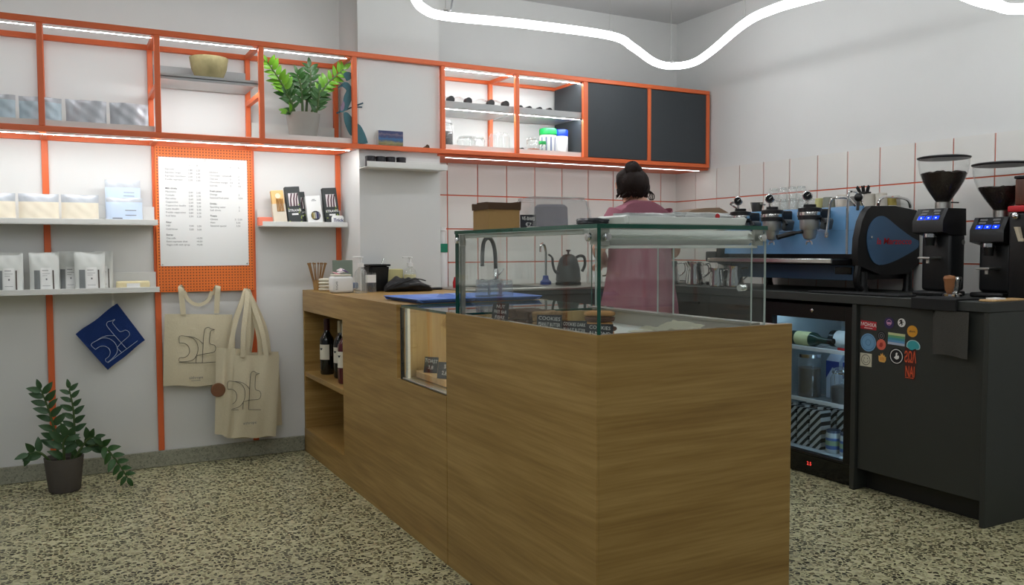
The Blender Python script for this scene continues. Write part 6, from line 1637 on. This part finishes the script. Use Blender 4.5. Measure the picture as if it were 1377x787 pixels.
# yoke flap across the upper back
mb = MB().grid(lambda u, t: Vector(((.075+.128*t**.8)*math.cos(PI*(1+u))*1.0, (-.058-.056*t**.7)*math.sin(PI*u)**.75-.010, 1.370-.082*t-.010*abs(2*u-1)**2*(1-t)+.004*math.sin(u*14)*t)), 28, 8)
bmesh.ops.solidify(mb.bm, geom=mb.bm.faces[:], thickness=.004)
mb.build('yoke', MATS['dress'], dress, angle=80)
MB().tube([Vector(((.203)*math.cos(PI*(1+u)), (-.114)*math.sin(PI*u)**.75-.012, 1.288+.004*math.sin(u*14))) for u in [i/30 for i in range(2, 29)]], .0022, 6).build('yoke_trim', MATS['dress_trim'], dress)
MB().tube([Vector((.072*math.cos(2*PI*i/24), .058*math.sin(2*PI*i/24)+.016, 1.373)) for i in range(24)], .004, 6, True).build('neck_trim', MATS['dress_trim'], dress)
for sx, sh, el in ((-1, (-.150, 0, 1.285), (-.245, .004, 1.150)), (1, (.150, 0, 1.290), (.250, .006, 1.095))):
    S0, S1 = Vector(sh), Vector(el); d = (S1-S0).normalized(); n = Vector((0, 1, 0)); s_ = d.cross(n).normalized(); n = s_.cross(d)
    mb = MB().grid(lambda u, t: S0.lerp(S1, -.1+.92*t)+(s_*math.cos(2*PI*u)+n*math.sin(2*PI*u))*(.068-.006*t+.004*math.sin(u*6*PI)*t), 22, 8, True)
    mb.build('sleeve', MATS['dress'], dress, angle=80)
for sx in (-1, 1):
    MB().grid(lambda u, t: Vector((sx*.097+(.040*math.cos(2*PI*u))*(1-.25*abs(2*t-1)**3), -.062+.215*t, .034+.034*math.sin(2*PI*u)*(1-.35*t))), 18, 10, True).build('shoe', MATS['shoe'], pe, angle=80)
# hair
q_ = random.Random(3)
def hairfn(u, t):
    an = 2*PI*u; ph_ = PI*(.0+.735*t)
    rr = 1+.030*math.sin(an*6+5*t)+.022*math.sin(an*11+9*t)+.016*math.sin(an*17-4*t)
    front = max(0., math.sin(an))            # +y is the face: keep hair short there
    zc = 1.462; cut = 1 if t < .42 else 1-.55*front*min(1, (t-.42)*3.5)
    x = .094*math.sin(ph_)*math.cos(an)*rr*cut; y = .108*math.sin(ph_)*math.sin(an)*rr*cut
    return Vector((-.033+x+.02*max(0, t-.6), .038+y+.015*max(0, t-.7), zc+.098*math.cos(ph_)+.006*math.sin(an*5)*t))
mb = MB().grid(hairfn, 48, 22, True)
hair = mb.build('hair', MATS['hair'], pe, angle=80)
mb = MB().grid(lambda u, t: Vector((-.045+.050*math.sin(PI*t)*math.cos(2*PI*u)*(1+.10*math.sin(2*PI*u*5+8*t)), .005+.046*math.sin(PI*t)*math.sin(2*PI*u)*(1+.10*math.sin(2*PI*u*4-6*t)), 1.540-.044*math.cos(PI*t)*1.05+.006*math.sin(2*PI*u*3))), 30, 14, True)
mb.build('hair_bun', MATS['hair'], hair, angle=80)
for k in range(15):
    a = R(185+11*k); x0 = -.033+.085*math.cos(a); y0 = .038+.09*math.sin(a)
    dx = q_.uniform(-.016, .016)
    x0 *= .92; pts = [(x0, y0+.02, 1.44), (x0+dx*.3, y0+.012, 1.415), (x0+dx*.8+.008*math.sin(k*2), y0+.020, 1.402), (x0+dx*1.2, y0+.03, 1.390+q_.uniform(-.010, .008))]
    MB().tube(spline(pts, 4), [.012]*5+[.008]*5+[.002]*3, 5).build('loose_strand', MATS['hair'], hair)
for k in range(4):
    a = k*1.7
    pts = [(.050, .0, 1.44), (.062+.008*k, -.005, 1.415), (.052+.012*k, -.01, 1.395), (.066+.006*k, -.002, 1.382)]
    MB().tube(spline(pts, 4), .0028, 5).build('loose_strand', MATS['hair'], hair)
